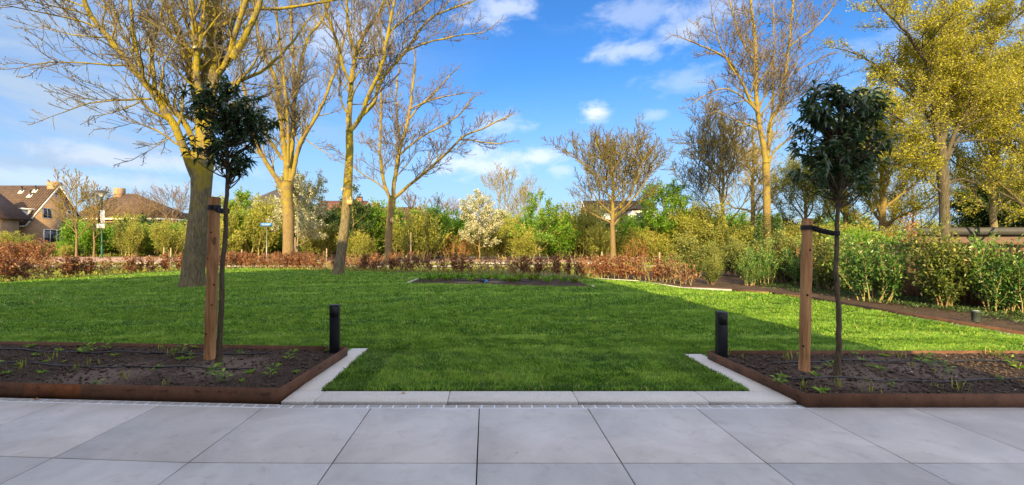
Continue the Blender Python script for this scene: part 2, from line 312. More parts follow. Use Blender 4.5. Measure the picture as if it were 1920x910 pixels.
# ------------------------------------------------------------------ mesh helpers
class MB:
    """collects vertices and faces, becomes ONE mesh"""
    def __init__(s): s.v = []; s.q = []; s.t = []; s.n = 0; s.ng = []
    def add(s, v, quads=None, tris=None, ngons=None):
        v = np.asarray(v, float).reshape(-1, 3); s.v.append(v)
        if quads is not None and len(quads): s.q.append(np.asarray(quads, int).reshape(-1, 4) + s.n)
        if tris is not None and len(tris): s.t.append(np.asarray(tris, int).reshape(-1, 3) + s.n)
        for g in (ngons or []): s.ng.append([i + s.n for i in g])
        s.n += len(v); return s
    def box(s, x0, x1, y0, y1, z0, z1):
        v = [(x, y, z) for z in (z0, z1) for y in (y0, y1) for x in (x0, x1)]
        return s.add(v, [(0, 2, 3, 1), (4, 5, 7, 6), (0, 1, 5, 4), (1, 3, 7, 5), (3, 2, 6, 7), (2, 0, 4, 6)])
    def cbox(s, x0, x1, y0, y1, z0, z1, c=.004):
        """box with chamfered top edge"""
        v = [(x, y, z0) for x, y in ((x0, y0), (x1, y0), (x1, y1), (x0, y1))]
        v += [(x, y, z1 - c) for x, y in ((x0, y0), (x1, y0), (x1, y1), (x0, y1))]
        v += [(x, y, z1) for x, y in ((x0 + c, y0 + c), (x1 - c, y0 + c), (x1 - c, y1 - c), (x0 + c, y1 - c))]
        q = [(0, 3, 2, 1), (8, 9, 10, 11)]
        for k in (0, 4):
            for i in range(4): q.append((k + i, k + (i + 1) % 4, k + 4 + (i + 1) % 4, k + 4 + i))
        return s.add(v, q)
    def beam(s, p, q, w, h, up=(0, 0, 1)):
        """rectangular bar from p to q"""
        p, q = Vector(p), Vector(q); d = (q - p).normalized(); u = Vector(up)
        a = d.cross(u).normalized() * w / 2; b = a.cross(d).normalized() * h / 2
        v = [tuple(o + i * a + j * b) for o in (p, q) for i, j in ((-1, -1), (1, -1), (1, 1), (-1, 1))]
        return s.add(v, [(3, 2, 1, 0), (4, 5, 6, 7), (0, 1, 5, 4), (1, 2, 6, 5), (2, 3, 7, 6), (3, 0, 4, 7)])
    def prism(s, poly, axis, a, b):
        """polygon in the two other axes extruded along axis from a to b"""
        n = len(poly); V = []
        for k in (a, b):
            for (u, w) in poly: V.append({0: (k, u, w), 1: (u, k, w), 2: (u, w, k)}[axis])
        return s.add(V, [(i, (i + 1) % n, n + (i + 1) % n, n + i) for i in range(n)], None, [list(range(n))[::-1], list(range(n, 2 * n))])
    def tube(s, P, r, sides=6, cap=True):
        P = np.asarray(P, float); n = len(P); r = np.broadcast_to(np.asarray(r, float), (n,))
        T = np.gradient(P, axis=0); T /= np.linalg.norm(T, axis=1)[:, None] + 1e-9
        ref = np.array([0, 0, 1.]) if abs(T[:, 2]).mean() < .8 else np.array([0, 1., 0])
        U = np.cross(T, ref); U /= np.linalg.norm(U, axis=1)[:, None] + 1e-9; Wv = np.cross(T, U)
        a = np.arange(sides) * 2 * np.pi / sides
        V = P[:, None] + r[:, None, None] * (np.cos(a)[None, :, None] * U[:, None] + np.sin(a)[None, :, None] * Wv[:, None])
        i = np.arange(n - 1)[:, None] * sides; j = np.arange(sides)[None]; k = (j + 1) % sides
        q = np.stack([i + j, i + k, i + sides + k, i + sides + j], -1).reshape(-1, 4)
        return s.add(V.reshape(-1, 3), q, None, [list(range(sides)), list(range((n - 1) * sides, n * sides))[::-1]] if cap and sides > 3 else None)
    def lathe(s, prof, c=(0, 0, 0), sides=16):
        return s.tube([(c[0], c[1], c[2] + z) for r, z in prof], [r for r, z in prof], sides)
    def mesh(s, name, off=(0, 0, 0), smooth=False, rnd=None):
        me = bpy.data.meshes.new(name)
        V = np.concatenate(s.v) - np.asarray(off, float); L = []; st = []; c = 0
        for arr in (s.q, s.t):
            if arr:
                a = np.concatenate(arr); k = a.shape[1]; L.append(a.ravel()); st.append(c + np.arange(len(a)) * k); c += a.size
        for g in s.ng: L.append(np.array(g)); st.append(np.array([c])); c += len(g)
        L = np.concatenate(L); st = np.concatenate(st)
        me.vertices.add(len(V)); me.vertices.foreach_set('co', V.ravel().astype(np.float32))
        me.loops.add(len(L)); me.loops.foreach_set('vertex_index', L.astype(np.int32))
        me.polygons.add(len(st)); me.polygons.foreach_set('loop_start', st.astype(np.int32))
        if smooth: me.polygons.foreach_set('use_smooth', np.ones(len(st), bool))
        me.update(calc_edges=True)
        if rnd is not None:
            at = me.attributes.new('rnd', 'FLOAT', 'FACE'); at.data.foreach_set('value', np.asarray(rnd, np.float32))
        me.validate()
        return me
def tag(o, label=None, cat=None, group=None, kind=None):
    if label: o['label'] = label
    if cat: o['category'] = cat
    if group: o['group'] = group
    if kind: o['kind'] = kind
    return o
def thing(name, label, cat, loc=(0, 0, 0), group=None, rz=0):
    o = bpy.data.objects.new(name, None); o.empty_display_size = .2; COL.objects.link(o); o.location = loc; o.rotation_euler = (0, 0, rz)
    return tag(o, label, cat, group)
def link(name, me, m, parent=None, label=None):
    o = bpy.data.objects.new(name, me); COL.objects.link(o)
    if m is not None:
        me.materials.clear(); me.materials.append(M[m] if isinstance(m, str) else m)
    if parent is not None: o.parent = parent
    if label: o['label'] = label
    return o
def part(name, mb, m, parent, smooth=False, rnd=None, root=None, label=None, local=False):
    """world-coordinate geometry becomes a child of parent (root = the thing's empty)"""
    r = root or parent
    off = (0, 0, 0) if local else tuple(r.location)
    return link(name, mb.mesh(name, off, smooth, rnd), m, parent, label)
def struct(name, mb, m, **kw):
    o = link(name, mb.mesh(name, **kw), m); o['kind'] = 'structure'; return o
KIDS = {}
def copy_tree(o, loc=None, rz=None, sc=None, label=None, group=None, cat=None):
    def rec(a, par):
        c = a.copy(); COL.objects.link(c)
        if par is not None: c.parent = par
        for ch in list(a.children): rec(ch, c)
        return c
    c = rec(o, None)
    if loc is not None: c.location = loc
    if rz is not None: c.rotation_euler = (0, 0, rz)
    if sc is not None: c.scale = (sc, sc, sc) if not hasattr(sc, '__len__') else sc
    if label: c['label'] = label
    if group: c['group'] = group
    if cat: c['category'] = cat
    return c
def unit(v): return v / (np.linalg.norm(v, axis=-1, keepdims=True) + 1e-9)
def leaf_mb(P, D, size, wr=.5, folded=False, droop=.15, nrm=None):
    """leaves at P pointing along D; returns (MB, faces per leaf)"""
    n = len(P); D = unit(D); r = rng.normal(size=(n, 3)) if nrm is None else nrm + rng.normal(size=(n, 3)) * .45
    S = unit(np.cross(D, r)); N_ = np.cross(S, D); size = np.broadcast_to(np.asarray(size, float), (n,))[:, None]
    mb = MB()
    if not folded:
        v = np.stack([P, P + D * size * .5 + S * size * wr / 2, P + D * size, P + D * size * .5 - S * size * wr / 2], 1)
        mb.add(v.reshape(-1, 3), np.arange(4 * n).reshape(-1, 4)); return mb, 1
    dn = np.array([0, 0, -1.]) * size * droop
    mid = P + D * size * .45
    v = np.stack([P, mid + S * size * wr / 2 + N_ * size * .10, mid - S * size * wr / 2 + N_ * size * .10, mid + dn * .2, P + D * size + dn], 1)
    b = np.arange(n)[:, None] * 5
    t = np.concatenate([b + [0, 1, 3], b + [0, 3, 2], b + [3, 1, 4], b + [3, 4, 2]], 1).reshape(-1, 3)
    mb.add(v.reshape(-1, 3), None, t); return mb, 4
def rnd_faces(n, k, lo=0., hi=1., base=None):
    r = rng.uniform(lo, hi, n) if base is None else np.clip(base + rng.normal(size=n) * .18, 0, 1)
    return np.repeat(r, k)
def px(x, y, Y): return np.array([(x - CX) / F * Y, Y, H + (CY - y) / F * Y])
def hz(Y): t = min(1, max(0, (Y - 29) / 14)); return .28 * t * t * (3 - 2 * t)
# ------------------------------------------------------------------ ground, lawn, street
ys = list(np.linspace(-60, 28, 12)) + list(np.linspace(29, 44, 16)) + [60, 90, 160, 400, 1500]
mb = MB(); xs = [-1500, -300, -100, -40, 0, 40, 100, 300, 1500]
V = [(x, y, hz(y) - .035) for y in ys for x in xs]; nx = len(xs)
mb.add(V, [(j * nx + i, j * nx + i + 1, (j + 1) * nx + i + 1, (j + 1) * nx + i) for j in range(len(ys) - 1) for i in range(nx - 1)])
struct('ground', mb, 'ground', smooth=True)
def strip(name, y0, y1, m, dz, x0=-140, x1=120):
    mb = MB(); yy = np.linspace(y0, y1, 8); V = []
    for y in yy: V += [(x0, y, hz(y) - .035 + dz), (x1, y, hz(y) - .035 + dz)]
    mb.add(V, [(2 * i, 2 * i + 1, 2 * i + 3, 2 * i + 2) for i in range(7)]); return struct(name, mb, m)
strip('pavement', 28.6, 30.6, 'sidewalk', .03)
strip('street', 33.0, 42.5, 'paver', .02)
mb = MB(); mb.box(-140, 120, 32.8, 33.0, 0, hz(33) + .04); struct('kerb', mb, 'kerb')
def inpoly(P, poly):
    x, y = P[:, 0], P[:, 1]; c = np.zeros(len(P), bool); n = len(poly)
    for i in range(n):
        x1, y1 = poly[i]; x2, y2 = poly[(i + 1) % n]
        k = ((y1 > y) != (y2 > y)) & (x < (x2 - x1) * (y - y1) / (y2 - y1 + 1e-12) + x1); c ^= k
    return c
# the left wing of the terrace swings back a little
def sh(x, y): return y + (.065 * (-1.93 - x) if x < -1.93 else 0)
LAWN = [(-1.67, 4.40), (2.67, 4.40), (2.65, 5.90), (2.90, 5.90), (2.90, 5.70), (8.55, 5.70), (8.60, 11.6), (8.3, 12.8), (7.7, 13.6), (6.5, 14.4), (6.0, 17.2), (4.5, 18.5),
        (1.2, 20.7), (-4.7, 22.7), (-8.8, 24.5), (-15, 26.5), (-17, 23), (-18, 19.4), (-18.6, 16.5), (-19.6, 12), (-20.5, 7.0), (-14, 6.55), (-1.9, 5.84), (-1.9, 6.2), (-1.66, 6.2)]
mb = MB(); mb.prism(LAWN, 2, -.03, .015); struct('lawn', mb, 'lawn')
MIDBED = [(-2.8, 16.5), (3.55, 14.75), (3.6, 18.2), (-2.7, 18.3)]
# grass blades
def blades(ylo, yhi, dens, h, w, segs, cut=None):
    xa, xb = -20.6, 8.7
    half = 1.35 * yhi + 1.5; xa = max(xa, -half); xb = min(xb, half)
    n = int((xb - xa) * (yhi - ylo) * dens)
    P = np.stack([rng.uniform(xa, xb, n), rng.uniform(ylo, yhi, n)], 1)
    k = inpoly(P, LAWN) & ~inpoly(P, MIDBED) & (np.abs(P[:, 0] - .05) < 1.35 * P[:, 1] + 1.2)
    P = P[k]; n = len(P)
    # turf lies in rolls 0.4 m wide: seams and different nap
    row = np.floor(P[:, 1] / .42 + .15 * np.sin(P[:, 0] * .7)); nap = np.sin(row * 12.9898) * 43758.5; nap = nap - np.floor(nap)
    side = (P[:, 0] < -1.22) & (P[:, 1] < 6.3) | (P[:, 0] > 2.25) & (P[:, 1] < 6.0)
    nv = np.array([mn.noise((x * .9, y * 1.3, 3)) for x, y in P[::16]]) if n < 16e6 else 0
    nv = np.repeat(nv, 16)[:n] if not np.isscalar(nv) else nv
    pn = np.sin(P[:, 0] * 3.1 + 2 * np.sin(P[:, 1] * 2.3)) * np.sin(P[:, 1] * 4.7 + 1.5 * np.sin(P[:, 0] * 1.7))
    ang = rng.uniform(0, 2 * np.pi, n) * .55 + nap * 5 + pn * 1.2; lean = rng.uniform(.25, 1.25, n)
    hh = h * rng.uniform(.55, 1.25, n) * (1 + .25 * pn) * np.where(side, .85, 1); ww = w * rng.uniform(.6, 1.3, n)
    d = np.stack([np.cos(ang), np.sin(ang)], 1); a2 = rng.uniform(0, np.pi, n); s = np.stack([np.cos(a2), np.sin(a2)], 1) * ww[:, None] / 2
    z0 = np.full(n, .012)
    B0 = np.c_[P - s, z0]; B1 = np.c_[P + s, z0]
    m_ = P + d * (hh * lean * .38)[:, None]; M0 = np.c_[m_ - s * .75, z0 + hh * .62]; M1 = np.c_[m_ + s * .75, z0 + hh * .62]
    Tp = np.c_[P + d * (hh * lean)[:, None], z0 + hh * (1 - .30 * lean * lean * .6)]
    v = np.stack([B0, B1, M1, M0, Tp], 1).reshape(-1, 3); b = np.arange(n)[:, None] * 5
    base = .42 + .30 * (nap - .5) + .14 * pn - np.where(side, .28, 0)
    r = np.clip(base + rng.normal(size=n) * .26 + .25 * np.sin(P[:, 0] * 9.1 + 3 * np.sin(P[:, 1] * 7.7)) * np.sin(P[:, 1] * 11.3 + 2 * np.sin(P[:, 0] * 6.1)), 0, .94); r = np.where(rng.random(n) < .03, 1.0, r)
    return v, b + [0, 1, 2, 3], b + [3, 2, 4], r
mb = MB(); rq = []; rt = []
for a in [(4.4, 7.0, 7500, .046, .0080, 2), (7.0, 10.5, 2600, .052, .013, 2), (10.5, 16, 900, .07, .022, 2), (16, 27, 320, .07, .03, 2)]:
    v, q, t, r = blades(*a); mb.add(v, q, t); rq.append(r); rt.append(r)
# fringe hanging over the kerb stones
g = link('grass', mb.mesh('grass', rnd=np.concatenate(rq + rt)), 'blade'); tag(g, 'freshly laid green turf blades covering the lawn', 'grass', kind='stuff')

# ------------------------------------------------------------------ terrace
mb = MB(); rn = []
jx = [-0.06 + .992 * k for k in range(-13, 14)]; jy = [3.985 - 1.003 * k for k in range(0, 6)]
def cbs(mb, x0, x1, y0, y1, z0, z1, c):
    n0 = mb.n; mb.cbox(x0, x1, y0, y1, z0, z1, c); v = mb.v[-1]
    for p in v: p[1] = sh(p[0], p[1])
g_ = .0045
for i in range(len(jx) - 1):
    for j in range(len(jy) - 1):
        x0, x1 = jx[i], jx[i + 1]
        if x0 < -1.93 < x1 - .01: x0_, x1_ = x0, x1
        cbs(mb, x0 + g_, x1 - g_, jy[j + 1] + g_, jy[j] - g_, -.025, 0, .002); rn += [rng.random()] * 10
struct('terrace', mb, 'tile', rnd=rn)
mb = MB()
for a, b in ((-13, -1.93), (-1.93, 13)):
    mb.add([(a, -1.0, -.03), (b, -1.0, -.03), (b, sh(b, 4.1), -.014), (a, sh(a, 4.1), -.014), (b, -1.0, -.014), (a, -1.0, -.014)], [(5, 4, 2, 3)])
struct('terrace_bedding', mb, 'joint')
mb = MB(); x = -12.9
while x < 12.9:
    w = .104 + rng.uniform(-.002, .002)
    cbs(mb, x, x + w, 4.002, 4.066, -.03, rng.uniform(-.003, 0), .003); x += w + .013
struct('cobble_strip', mb, 'cobble')
mb = MB()
for a, b in ((-12.9, -1.93), (-1.93, 12.9)):
    mb.add([(a, sh(a, 3.987), -.004), (b, sh(b, 3.987), -.004), (b, sh(b, 4.078), -.004), (a, sh(a, 4.078), -.007)], [(0, 1, 2, 3)])
struct('cobble_grout', mb, 'grout')
mb = MB()
ks = [-1.93, -1.62, -.36, .87, 2.1, 2.93]
for i in range(len(ks) - 1): mb.cbox(ks[i] + .003, ks[i + 1] - .003, 4.095, 4.385, -.05, .02, .006)
for (xa, xb, ye) in ((-1.925, -1.665, 6.2), (2.675, 2.935, 5.88)):
    y = 4.39
    while y < ye - .05:
        y2 = min(y + .92, ye); mb.cbox(xa, xb, y + .002, y2 - .002, -.05, .018, .006); y = y2
struct('kerb_stones', mb, 'kerb')

# ------------------------------------------------------------------ planting beds
def soil_mesh(poly, z, amp, res, zedge=None):
    P = np.array(poly); x0, y0 = P.min(0); x1, y1 = P.max(0)
    nx, ny = int((x1 - x0) / res) + 1, int((y1 - y0) / res) + 1
    X, Y = np.meshgrid(np.linspace(x0, x1, nx), np.linspace(y0, y1, ny))
    Z = np.array([[mn.noise((x * 2.2, y * 2.2, 0)) * .9 + mn.noise((x * 9, y * 9, 5)) * .8 + mn.noise((x * 24, y * 24, 9)) * .75 + mn.noise((x * 55, y * 55, 2)) * .4 for x, y in zip(a, b)] for a, b in zip(X, Y)]) * amp + z
    v = np.stack([X, Y, Z], -1).reshape(-1, 3)
    i = np.arange(ny - 1)[:, None] * nx + np.arange(nx - 1)[None]; q = np.stack([i, i + 1, i + nx + 1, i + nx], -1).reshape(-1, 4)
    c = v[q].mean(1)[:, :2]; q = q[inpoly(c, poly)]
    mb = MB(); mb.add(v, q); return mb
def rocks(mb, n, poly, z, s0, s1):
    P = np.array(poly); x0, y0 = P.min(0); x1, y1 = P.max(0); k = 0
    base = np.array([(0, 0, 1), (1, 0, 0), (0, 1, 0), (-1, 0, 0), (0, -1, 0), (0, 0, -1)], float)
    tri = [(0, 1, 2), (0, 2, 3), (0, 3, 4), (0, 4, 1), (5, 2, 1), (5, 3, 2), (5, 4, 3), (5, 1, 4)]
    while k < n:
        p = (rng.uniform(x0, x1), rng.uniform(y0, y1))
        if not inpoly(np.array([p]), poly)[0]: continue
        s = rng.uniform(s0, s1) * rng.uniform(.5, 1); a = rng.uniform(0, 6.28)
        v = base * (rng.uniform(.6, 1.3, (6, 1)) * s) * [1, .8, .6]
        v = v @ np.array([[math.cos(a), math.sin(a), 0], [-math.sin(a), math.cos(a), 0], [0, 0, 1]]) + [p[0], p[1], z]
        mb.add(v, None, tri); k += 1
def wall_plate(mb, p, q, z0, z1, t=.006):
    (x0, y0), (x1, y1) = p, q; mb.beam((x0, y0, (z0 + z1) / 2), (x1, y1, (z0 + z1) / 2), t, z1 - z0)
BED_L = [(-11, sh(-11, 4.115)), (-1.955, 4.115), (-1.845, 5.80), (-11, sh(-11, 5.80))]
BED_R = [(2.945, 4.0), (8.45, 4.0), (8.45, 5.62), (2.865, 5.62)]
bl = thing('planting_bed', 'dark soil bed in rusty steel edging at the left end of the terrace', 'planting bed', (-3, 5, 0), 'beds with steel edging')
mb = MB()
for i in range(4): wall_plate(mb, BED_L[i], BED_L[(i + 1) % 4], -.03, .135)
part('steel_edging', mb, 'corten', bl)
mb = MB(); xa, xb = -4.55, -3.95
mb.box(xa, xb, 0, .002, .0, .128); v = mb.v[-1]
for p in v: p[1] = sh(p[0], 4.1085) + p[1]
part('rust_patch', mb, 'corten_orange', bl, label='bright orange rust patch on the brown steel')
part('soil', soil_mesh([(a, b) for a, b in BED_L], .085, .021, .022), 'soil', bl, True)
mb = MB(); rocks(mb, 3800, BED_L, .095, .006, .034); part('clods', mb, 'clod', bl)['kind'] = 'stuff'
mb = MB(); rocks(mb, 60, BED_L, .10, .006, .014); part('pebbles', mb, 'pebble', bl)['kind'] = 'stuff'
br = thing('planting_bed', 'dark soil bed in rusty steel edging at the right end of the terrace', 'planting bed', (5, 5, 0), 'beds with steel edging')
mb = MB()
for i in range(4): wall_plate(mb, BED_R[i], BED_R[(i + 1) % 4], -.03, .125)
part('steel_edging', mb, 'corten', br)
part('soil', soil_mesh(BED_R, .078, .021, .022), 'soil', br, True)
mb = MB(); rocks(mb, 3600, BED_R, .088, .006, .034); part('clods', mb, 'clod', br)['kind'] = 'stuff'
mb = MB(); rocks(mb, 60, BED_R, .10, .006, .014); part('pebbles', mb, 'pebble', br)['kind'] = 'stuff'
# bed in the lawn
bm_ = thing('planting_bed', 'shallow soil bed set in the middle of the lawn with sprouting bulbs', 'planting bed', (.4, 16.8, 0))
part('soil', soil_mesh(MIDBED, .05, .02, .07), 'soil', bm_, True)
mb = MB()
for i in range(4): wall_plate(mb, MIDBED[i], MIDBED[(i + 1) % 4], -.02, .065, .012)
part('steel_edging', mb, 'corten', bm_)
for a_, b_ in (((-2.95, 16.35, .045), (-2.85, 18.25, .045)), ((3.68, 14.85, .045), (3.72, 15.2, .045))):
    mb = MB(); mb.beam(a_, b_, .08, .03); part('stone_edge', mb, 'kerb', bm_)
# shrub border along the fence
BORDER = [(8.66, 5.6), (14.5, 5.6), (14.5, 24), (9.5, 24), (4.9, 19.2), (6.25, 17.3), (6.65, 14.7), (7.8, 13.8), (8.4, 12.9), (8.68, 11.6)]
bb = thing('planting_bed', 'shrub border of bare soil in front of the brown fence', 'planting bed', (10, 12, 0))
part('soil', soil_mesh(BORDER, .055, .035, .09), 'soil_border', bb, True)
mb = MB(); e_ = [(8.63, 5.6), (8.65, 11.6), (8.37, 12.86), (7.76, 13.72), (6.6, 14.55)]
for i in range(4): wall_plate(mb, e_[i], e_[i + 1], -.02, .095, .012)
part('steel_edging', mb, 'corten', bb)
e2 = [(6.58, 14.5), (6.08, 17.25), (4.6, 18.6)]
for a_, b_, w_, h_ in (((*e2[0], .045), (*e2[1], .045), .06, .03), ((*e2[1], .045), (*e2[2], .045), .05, .03), ((7.7, 13.63, .05), (6.55, 14.43, .05), .10, .05), ((8.57, 5.7, .02), (8.57, 9.0, .02), .06, .03)):
    mb = MB(); mb.beam(a_, b_, w_, h_); part('stone_edge', mb, 'kerb', bb)
# hedge strip soil
path = [(-20.6, 9), (-19.9, 13.0), (-19.1, 16.6), (-18.5, 19.5), (-17.5, 23.3), (-15.3, 27.1), (-8.7, 25.1), (-4.6, 23.3), (1.4, 21.2), (4.7, 19.1), (6.4, 17.6), (7.2, 15.4)]
mb = MB(); PP = np.array(path); T = unit(np.gradient(PP, axis=0)); Nn = np.c_[-T[:, 1], T[:, 0]]
V = []
for p, n_ in zip(PP, Nn): V += [(*(p - n_ * .42), .006), (*(p + n_ * .42), .006)]
mb.add(V, [(2 * i, 2 * i + 1, 2 * i + 3, 2 * i + 2) for i in range(len(PP) - 1)]); struct('hedge_soil', mb, 'soil_light')

# ------------------------------------------------------------------ bed furniture
def bollard(x, y, z0, z1, w, d, rz, label):
    t = thing('bollard_light', label, 'bollard light', (x, y, z0), 'bollard lights', rz)
    h = z1 - z0
    m1 = MB(); m1.cbox(-w / 2, w / 2, -d / 2, d / 2, -.04, h, .004); o = part('post', m1, 'anthracite', t, local=True)
    bv = o.modifiers.new('bevel', 'BEVEL'); bv.width = .003; bv.segments = 2
    m2 = MB(); m2.box(-w / 2 + .012, w / 2 - .012, -d / 2 - .0015, -d / 2 + .004, h - .16, h - .02); part('lamp_window', m2, 'black_rubber', t, local=True)
    m3 = MB(); m3.box(-w / 2 - .012, w / 2 + .012, -d / 2 - .012, d / 2 + .012, -.035, .006); part('foot_plate', m3, 'anthracite', t, local=True)
bollard(-1.965, 5.66, .085, .715, .115, .10, R(8), 'black square bollard light in the corner of the left soil bed')
bollard(2.955, 5.46, .08, .655, .11, .12, R(-10), 'black square bollard light in the corner of the right soil bed')
def stake(pb, pt, r, label):
    t = thing('tree_stake', label, 'tree stake', tuple(pb), 'round wooden tree stakes')
    P = np.linspace(pb, pt, 14); mb = MB(); n = len(P); rr = np.full(n, r) * (1 + .05 * np.sin(np.arange(n) * 1.3 + r * 50)); rr[-1] *= .82; rr[-2] *= 1.0
    P[-2] = P[-1] - (P[-1] - P[-3]) * .06
    P[0][2] -= .1; mb.tube(P, rr, 18); part('pole', mb, 'stake', t, True)
    for k in range(5):
        mb = MB(); q = P[2 + 2 * k]; a = rng.uniform(-2.6, -.5); c = q + np.array([math.cos(a) * r * .96, math.sin(a) * r * .96, rng.uniform(-.05, .05)])
        mb.lathe([(.001, -.012), (.010, -.006), (.012, 0), (.009, .007), (.001, .012)], c, 8)
        part('knot', mb, 'dark_hole', t, True)
    return t
# left: stake, strap; right: stake, strap
stake(px(393, 668, 5.36), px(403, 370, 5.36), .066, 'orange-brown round stake beside the left young tree')
stake(px(1508, 687, 4.88), px(1514, 410, 4.88), .054, 'orange-brown round stake beside the right young tree')
def strap(pts, h, label, loc, wrap):
    t = thing('tree_tie', label, 'tree tie', loc, 'black rubber tree ties'); mb = MB()
    for off in (-.014, .014):
        for i in range(len(pts) - 1):
            a = Vector(pts[i]) + Vector((0, off, 0)); b = Vector(pts[i + 1]) + Vector((0, off, 0)); mb.beam(a, b, .006, h)
    part('band', mb, 'strap_black', t)
    for c, r in wrap:
        mb = MB(); a = np.linspace(0, 2 * np.pi, 19); hh = h / 2
        V = [(c[0] + r * math.cos(q), c[1] + r * math.sin(q), c[2] + s * hh) for s in (-1, 1) for q in a]
        V += [(c[0] + (r - .004) * math.cos(q), c[1] + (r - .004) * math.sin(q), c[2] + s * hh) for s in (-1, 1) for q in a]
        mb.add(V, [(i, i + 1, 19 + i + 1, 19 + i) for i in range(18)] + [(i, i + 1, 38 + i + 1, 38 + i) for i in range(18)] + [(19 + i, 20 + i, 58 + i, 57 + i) for i in range(18)])
        part('loop', mb, 'strap_black', t)
a = px(402, 390, 5.36); b = px(424, 396, 5.12)
strap([a + [0.03, -.05, 0], (a + b) / 2 + [0, -.03, -.015], b + [-.02, 0, 0]], .06, 'black tie between stake and trunk of the left young tree', tuple(a), [(a, .072), (b, .036)])
a = px(1513, 427, 4.88); b = px(1568, 438, 4.72)
strap([a + [0.02, -.05, 0], a * .5 + b * .5 + [0, -.02, -.01], b + [-.02, 0, 0]], .05, 'black tie between stake and trunk of the right young tree', tuple(a), [(a, .060), (b, .034)])
# young evergreen trees
def young_tree(tr, rad, crown, label, seed, blobs, young=0.03):
    """tr: trunk polyline; blobs: ellipsoids (centre, radii, number of leaves)"""
    r_ = np.random.default_rng(seed)
    t = thing('young_tree', label, 'tree', tuple(tr[0]), 'young evergreen standard trees')
    P = np.array(tr); s = np.linspace(0, len(P) - 1, 30); Pi = np.stack([np.interp(s, np.arange(len(P)), P[:, k]) for k in range(3)], 1)
    Pi[1:-1] += r_.normal(size=(28, 3)) * [.004, .004, 0]
    Pi = np.vstack([Pi[0] - [0, 0, .06], Pi]); rr = np.interp(np.linspace(0, 1, 31), [0, .04, .1, 1], [rad * 1.7, rad * 1.35, rad, rad * .55])
    mb = MB(); mb.tube(Pi, rr, 12); part('trunk', mb, 'bark_young', t, True)
    mb = MB(); Ls = []; Ds = []
    top = Pi[-1]
    for (c, rd, n) in blobs:
        c = np.array(c); rd = np.array(rd); nsh = max(8, n // 14)
        for k in range(nsh):
            u = unit(r_.normal(size=3)); q = c + u * rd * r_.uniform(.35, 1.18)
            h0 = Pi[-1] if q[2] > Pi[-1][2] + .1 else Pi[np.argmin(np.abs(Pi[:, 2] - (q[2] - .25)))] if q[2] - .25 > Pi[18][2] else Pi[18]
            mid = (h0 + q) / 2 + np.array([0, 0, -.04]) + r_.normal(size=3) * .03
            tt = np.linspace(0, 1, 6)[:, None]; C = (1 - tt) ** 2 * h0 + 2 * tt * (1 - tt) * mid + tt ** 2 * q
            mb.tube(C, np.linspace(.009, .0025, 6), 4, False)
            dirn = unit(C[-1] - C[-2]); m_ = n // nsh
            f = r_.uniform(.45, 1.05, m_)[:, None]; pos = C[3] + (q - C[3]) * f + r_.normal(size=(m_, 3)) * .012
            out = unit(dirn * .55 + unit(r_.normal(size=(m_, 3))) * .9 + np.array([0, 0, -.35]))
            Ls.append(pos); Ds.append(out)
    part('twigs', mb, 'bark_young', t)
    Ls = np.concatenate(Ls); Ds = np.concatenate(Ds); n = len(Ls)
    size = r_.uniform(.055, .115, n); lm, k = leaf_mb(Ls, Ds, size, .34, True, .25, nrm=np.array([0, -.3, 1.]))
    part('foliage', lm, 'leaf_laurel_tree', t, True, rnd_faces(n, k))
    m_ = int(n * young); idx = r_.integers(0, n, m_); lm, k = leaf_mb(Ls[idx] + r_.normal(size=(m_, 3)) * .02, Ds[idx] + [0, 0, .5], .05, .35, True)
    part('young_leaves', lm, 'leaf_laurel_young', t, False, rnd_faces(m_, k))
D1 = 5.1
p1 = lambda x, y, dy=0: tuple(px(x, y, D1 + dy))
young_tree([p1(410, 681), p1(414, 600), p1(417, 520), p1(423, 430), p1(424, 380), p1(427, 340), p1(425, 260), p1(425, 190)], .030, None,
           'dark evergreen young tree in the left soil bed, crown sparse and ragged', 11,
           [(p1(392, 178), (.27, .24, .22), 360), (p1(455, 215), (.32, .28, .25), 620), (p1(495, 235), (.22, .22, .20), 330), (p1(428, 270), (.26, .26, .32), 520),
            (p1(372, 275), (.20, .2, .16), 130), (p1(408, 225), (.24, .26, .24), 330), (p1(425, 155), (.13, .14, .13), 120), (p1(455, 300), (.14, .16, .16), 130), (p1(362, 205, .1), (.10, .12, .12), 50)], .015)
D2 = 4.72
p2 = lambda x, y, dy=0: tuple(px(x, y, D2 + dy))
young_tree([p2(1570, 697), p2(1573, 640), p2(1573, 580), p2(1567, 500), p2(1569, 430), p2(1573, 365), p2(1575, 280), p2(1575, 200)], .027, None,
           'dark evergreen young tree in the right soil bed, crown dense and rounded', 12,
           [(p2(1575, 240), (.44, .38, .42), 1150), (p2(1535, 205), (.22, .24, .26), 420), (p2(1610, 215), (.22, .24, .28), 420), (p2(1530, 300), (.28, .28, .20), 420),
            (p2(1625, 300), (.30, .28, .18), 400), (p2(1575, 320), (.34, .32, .22), 460), (p2(1555, 175), (.12, .14, .10), 120), (p2(1600, 180), (.12, .14, .10), 110)], .05)
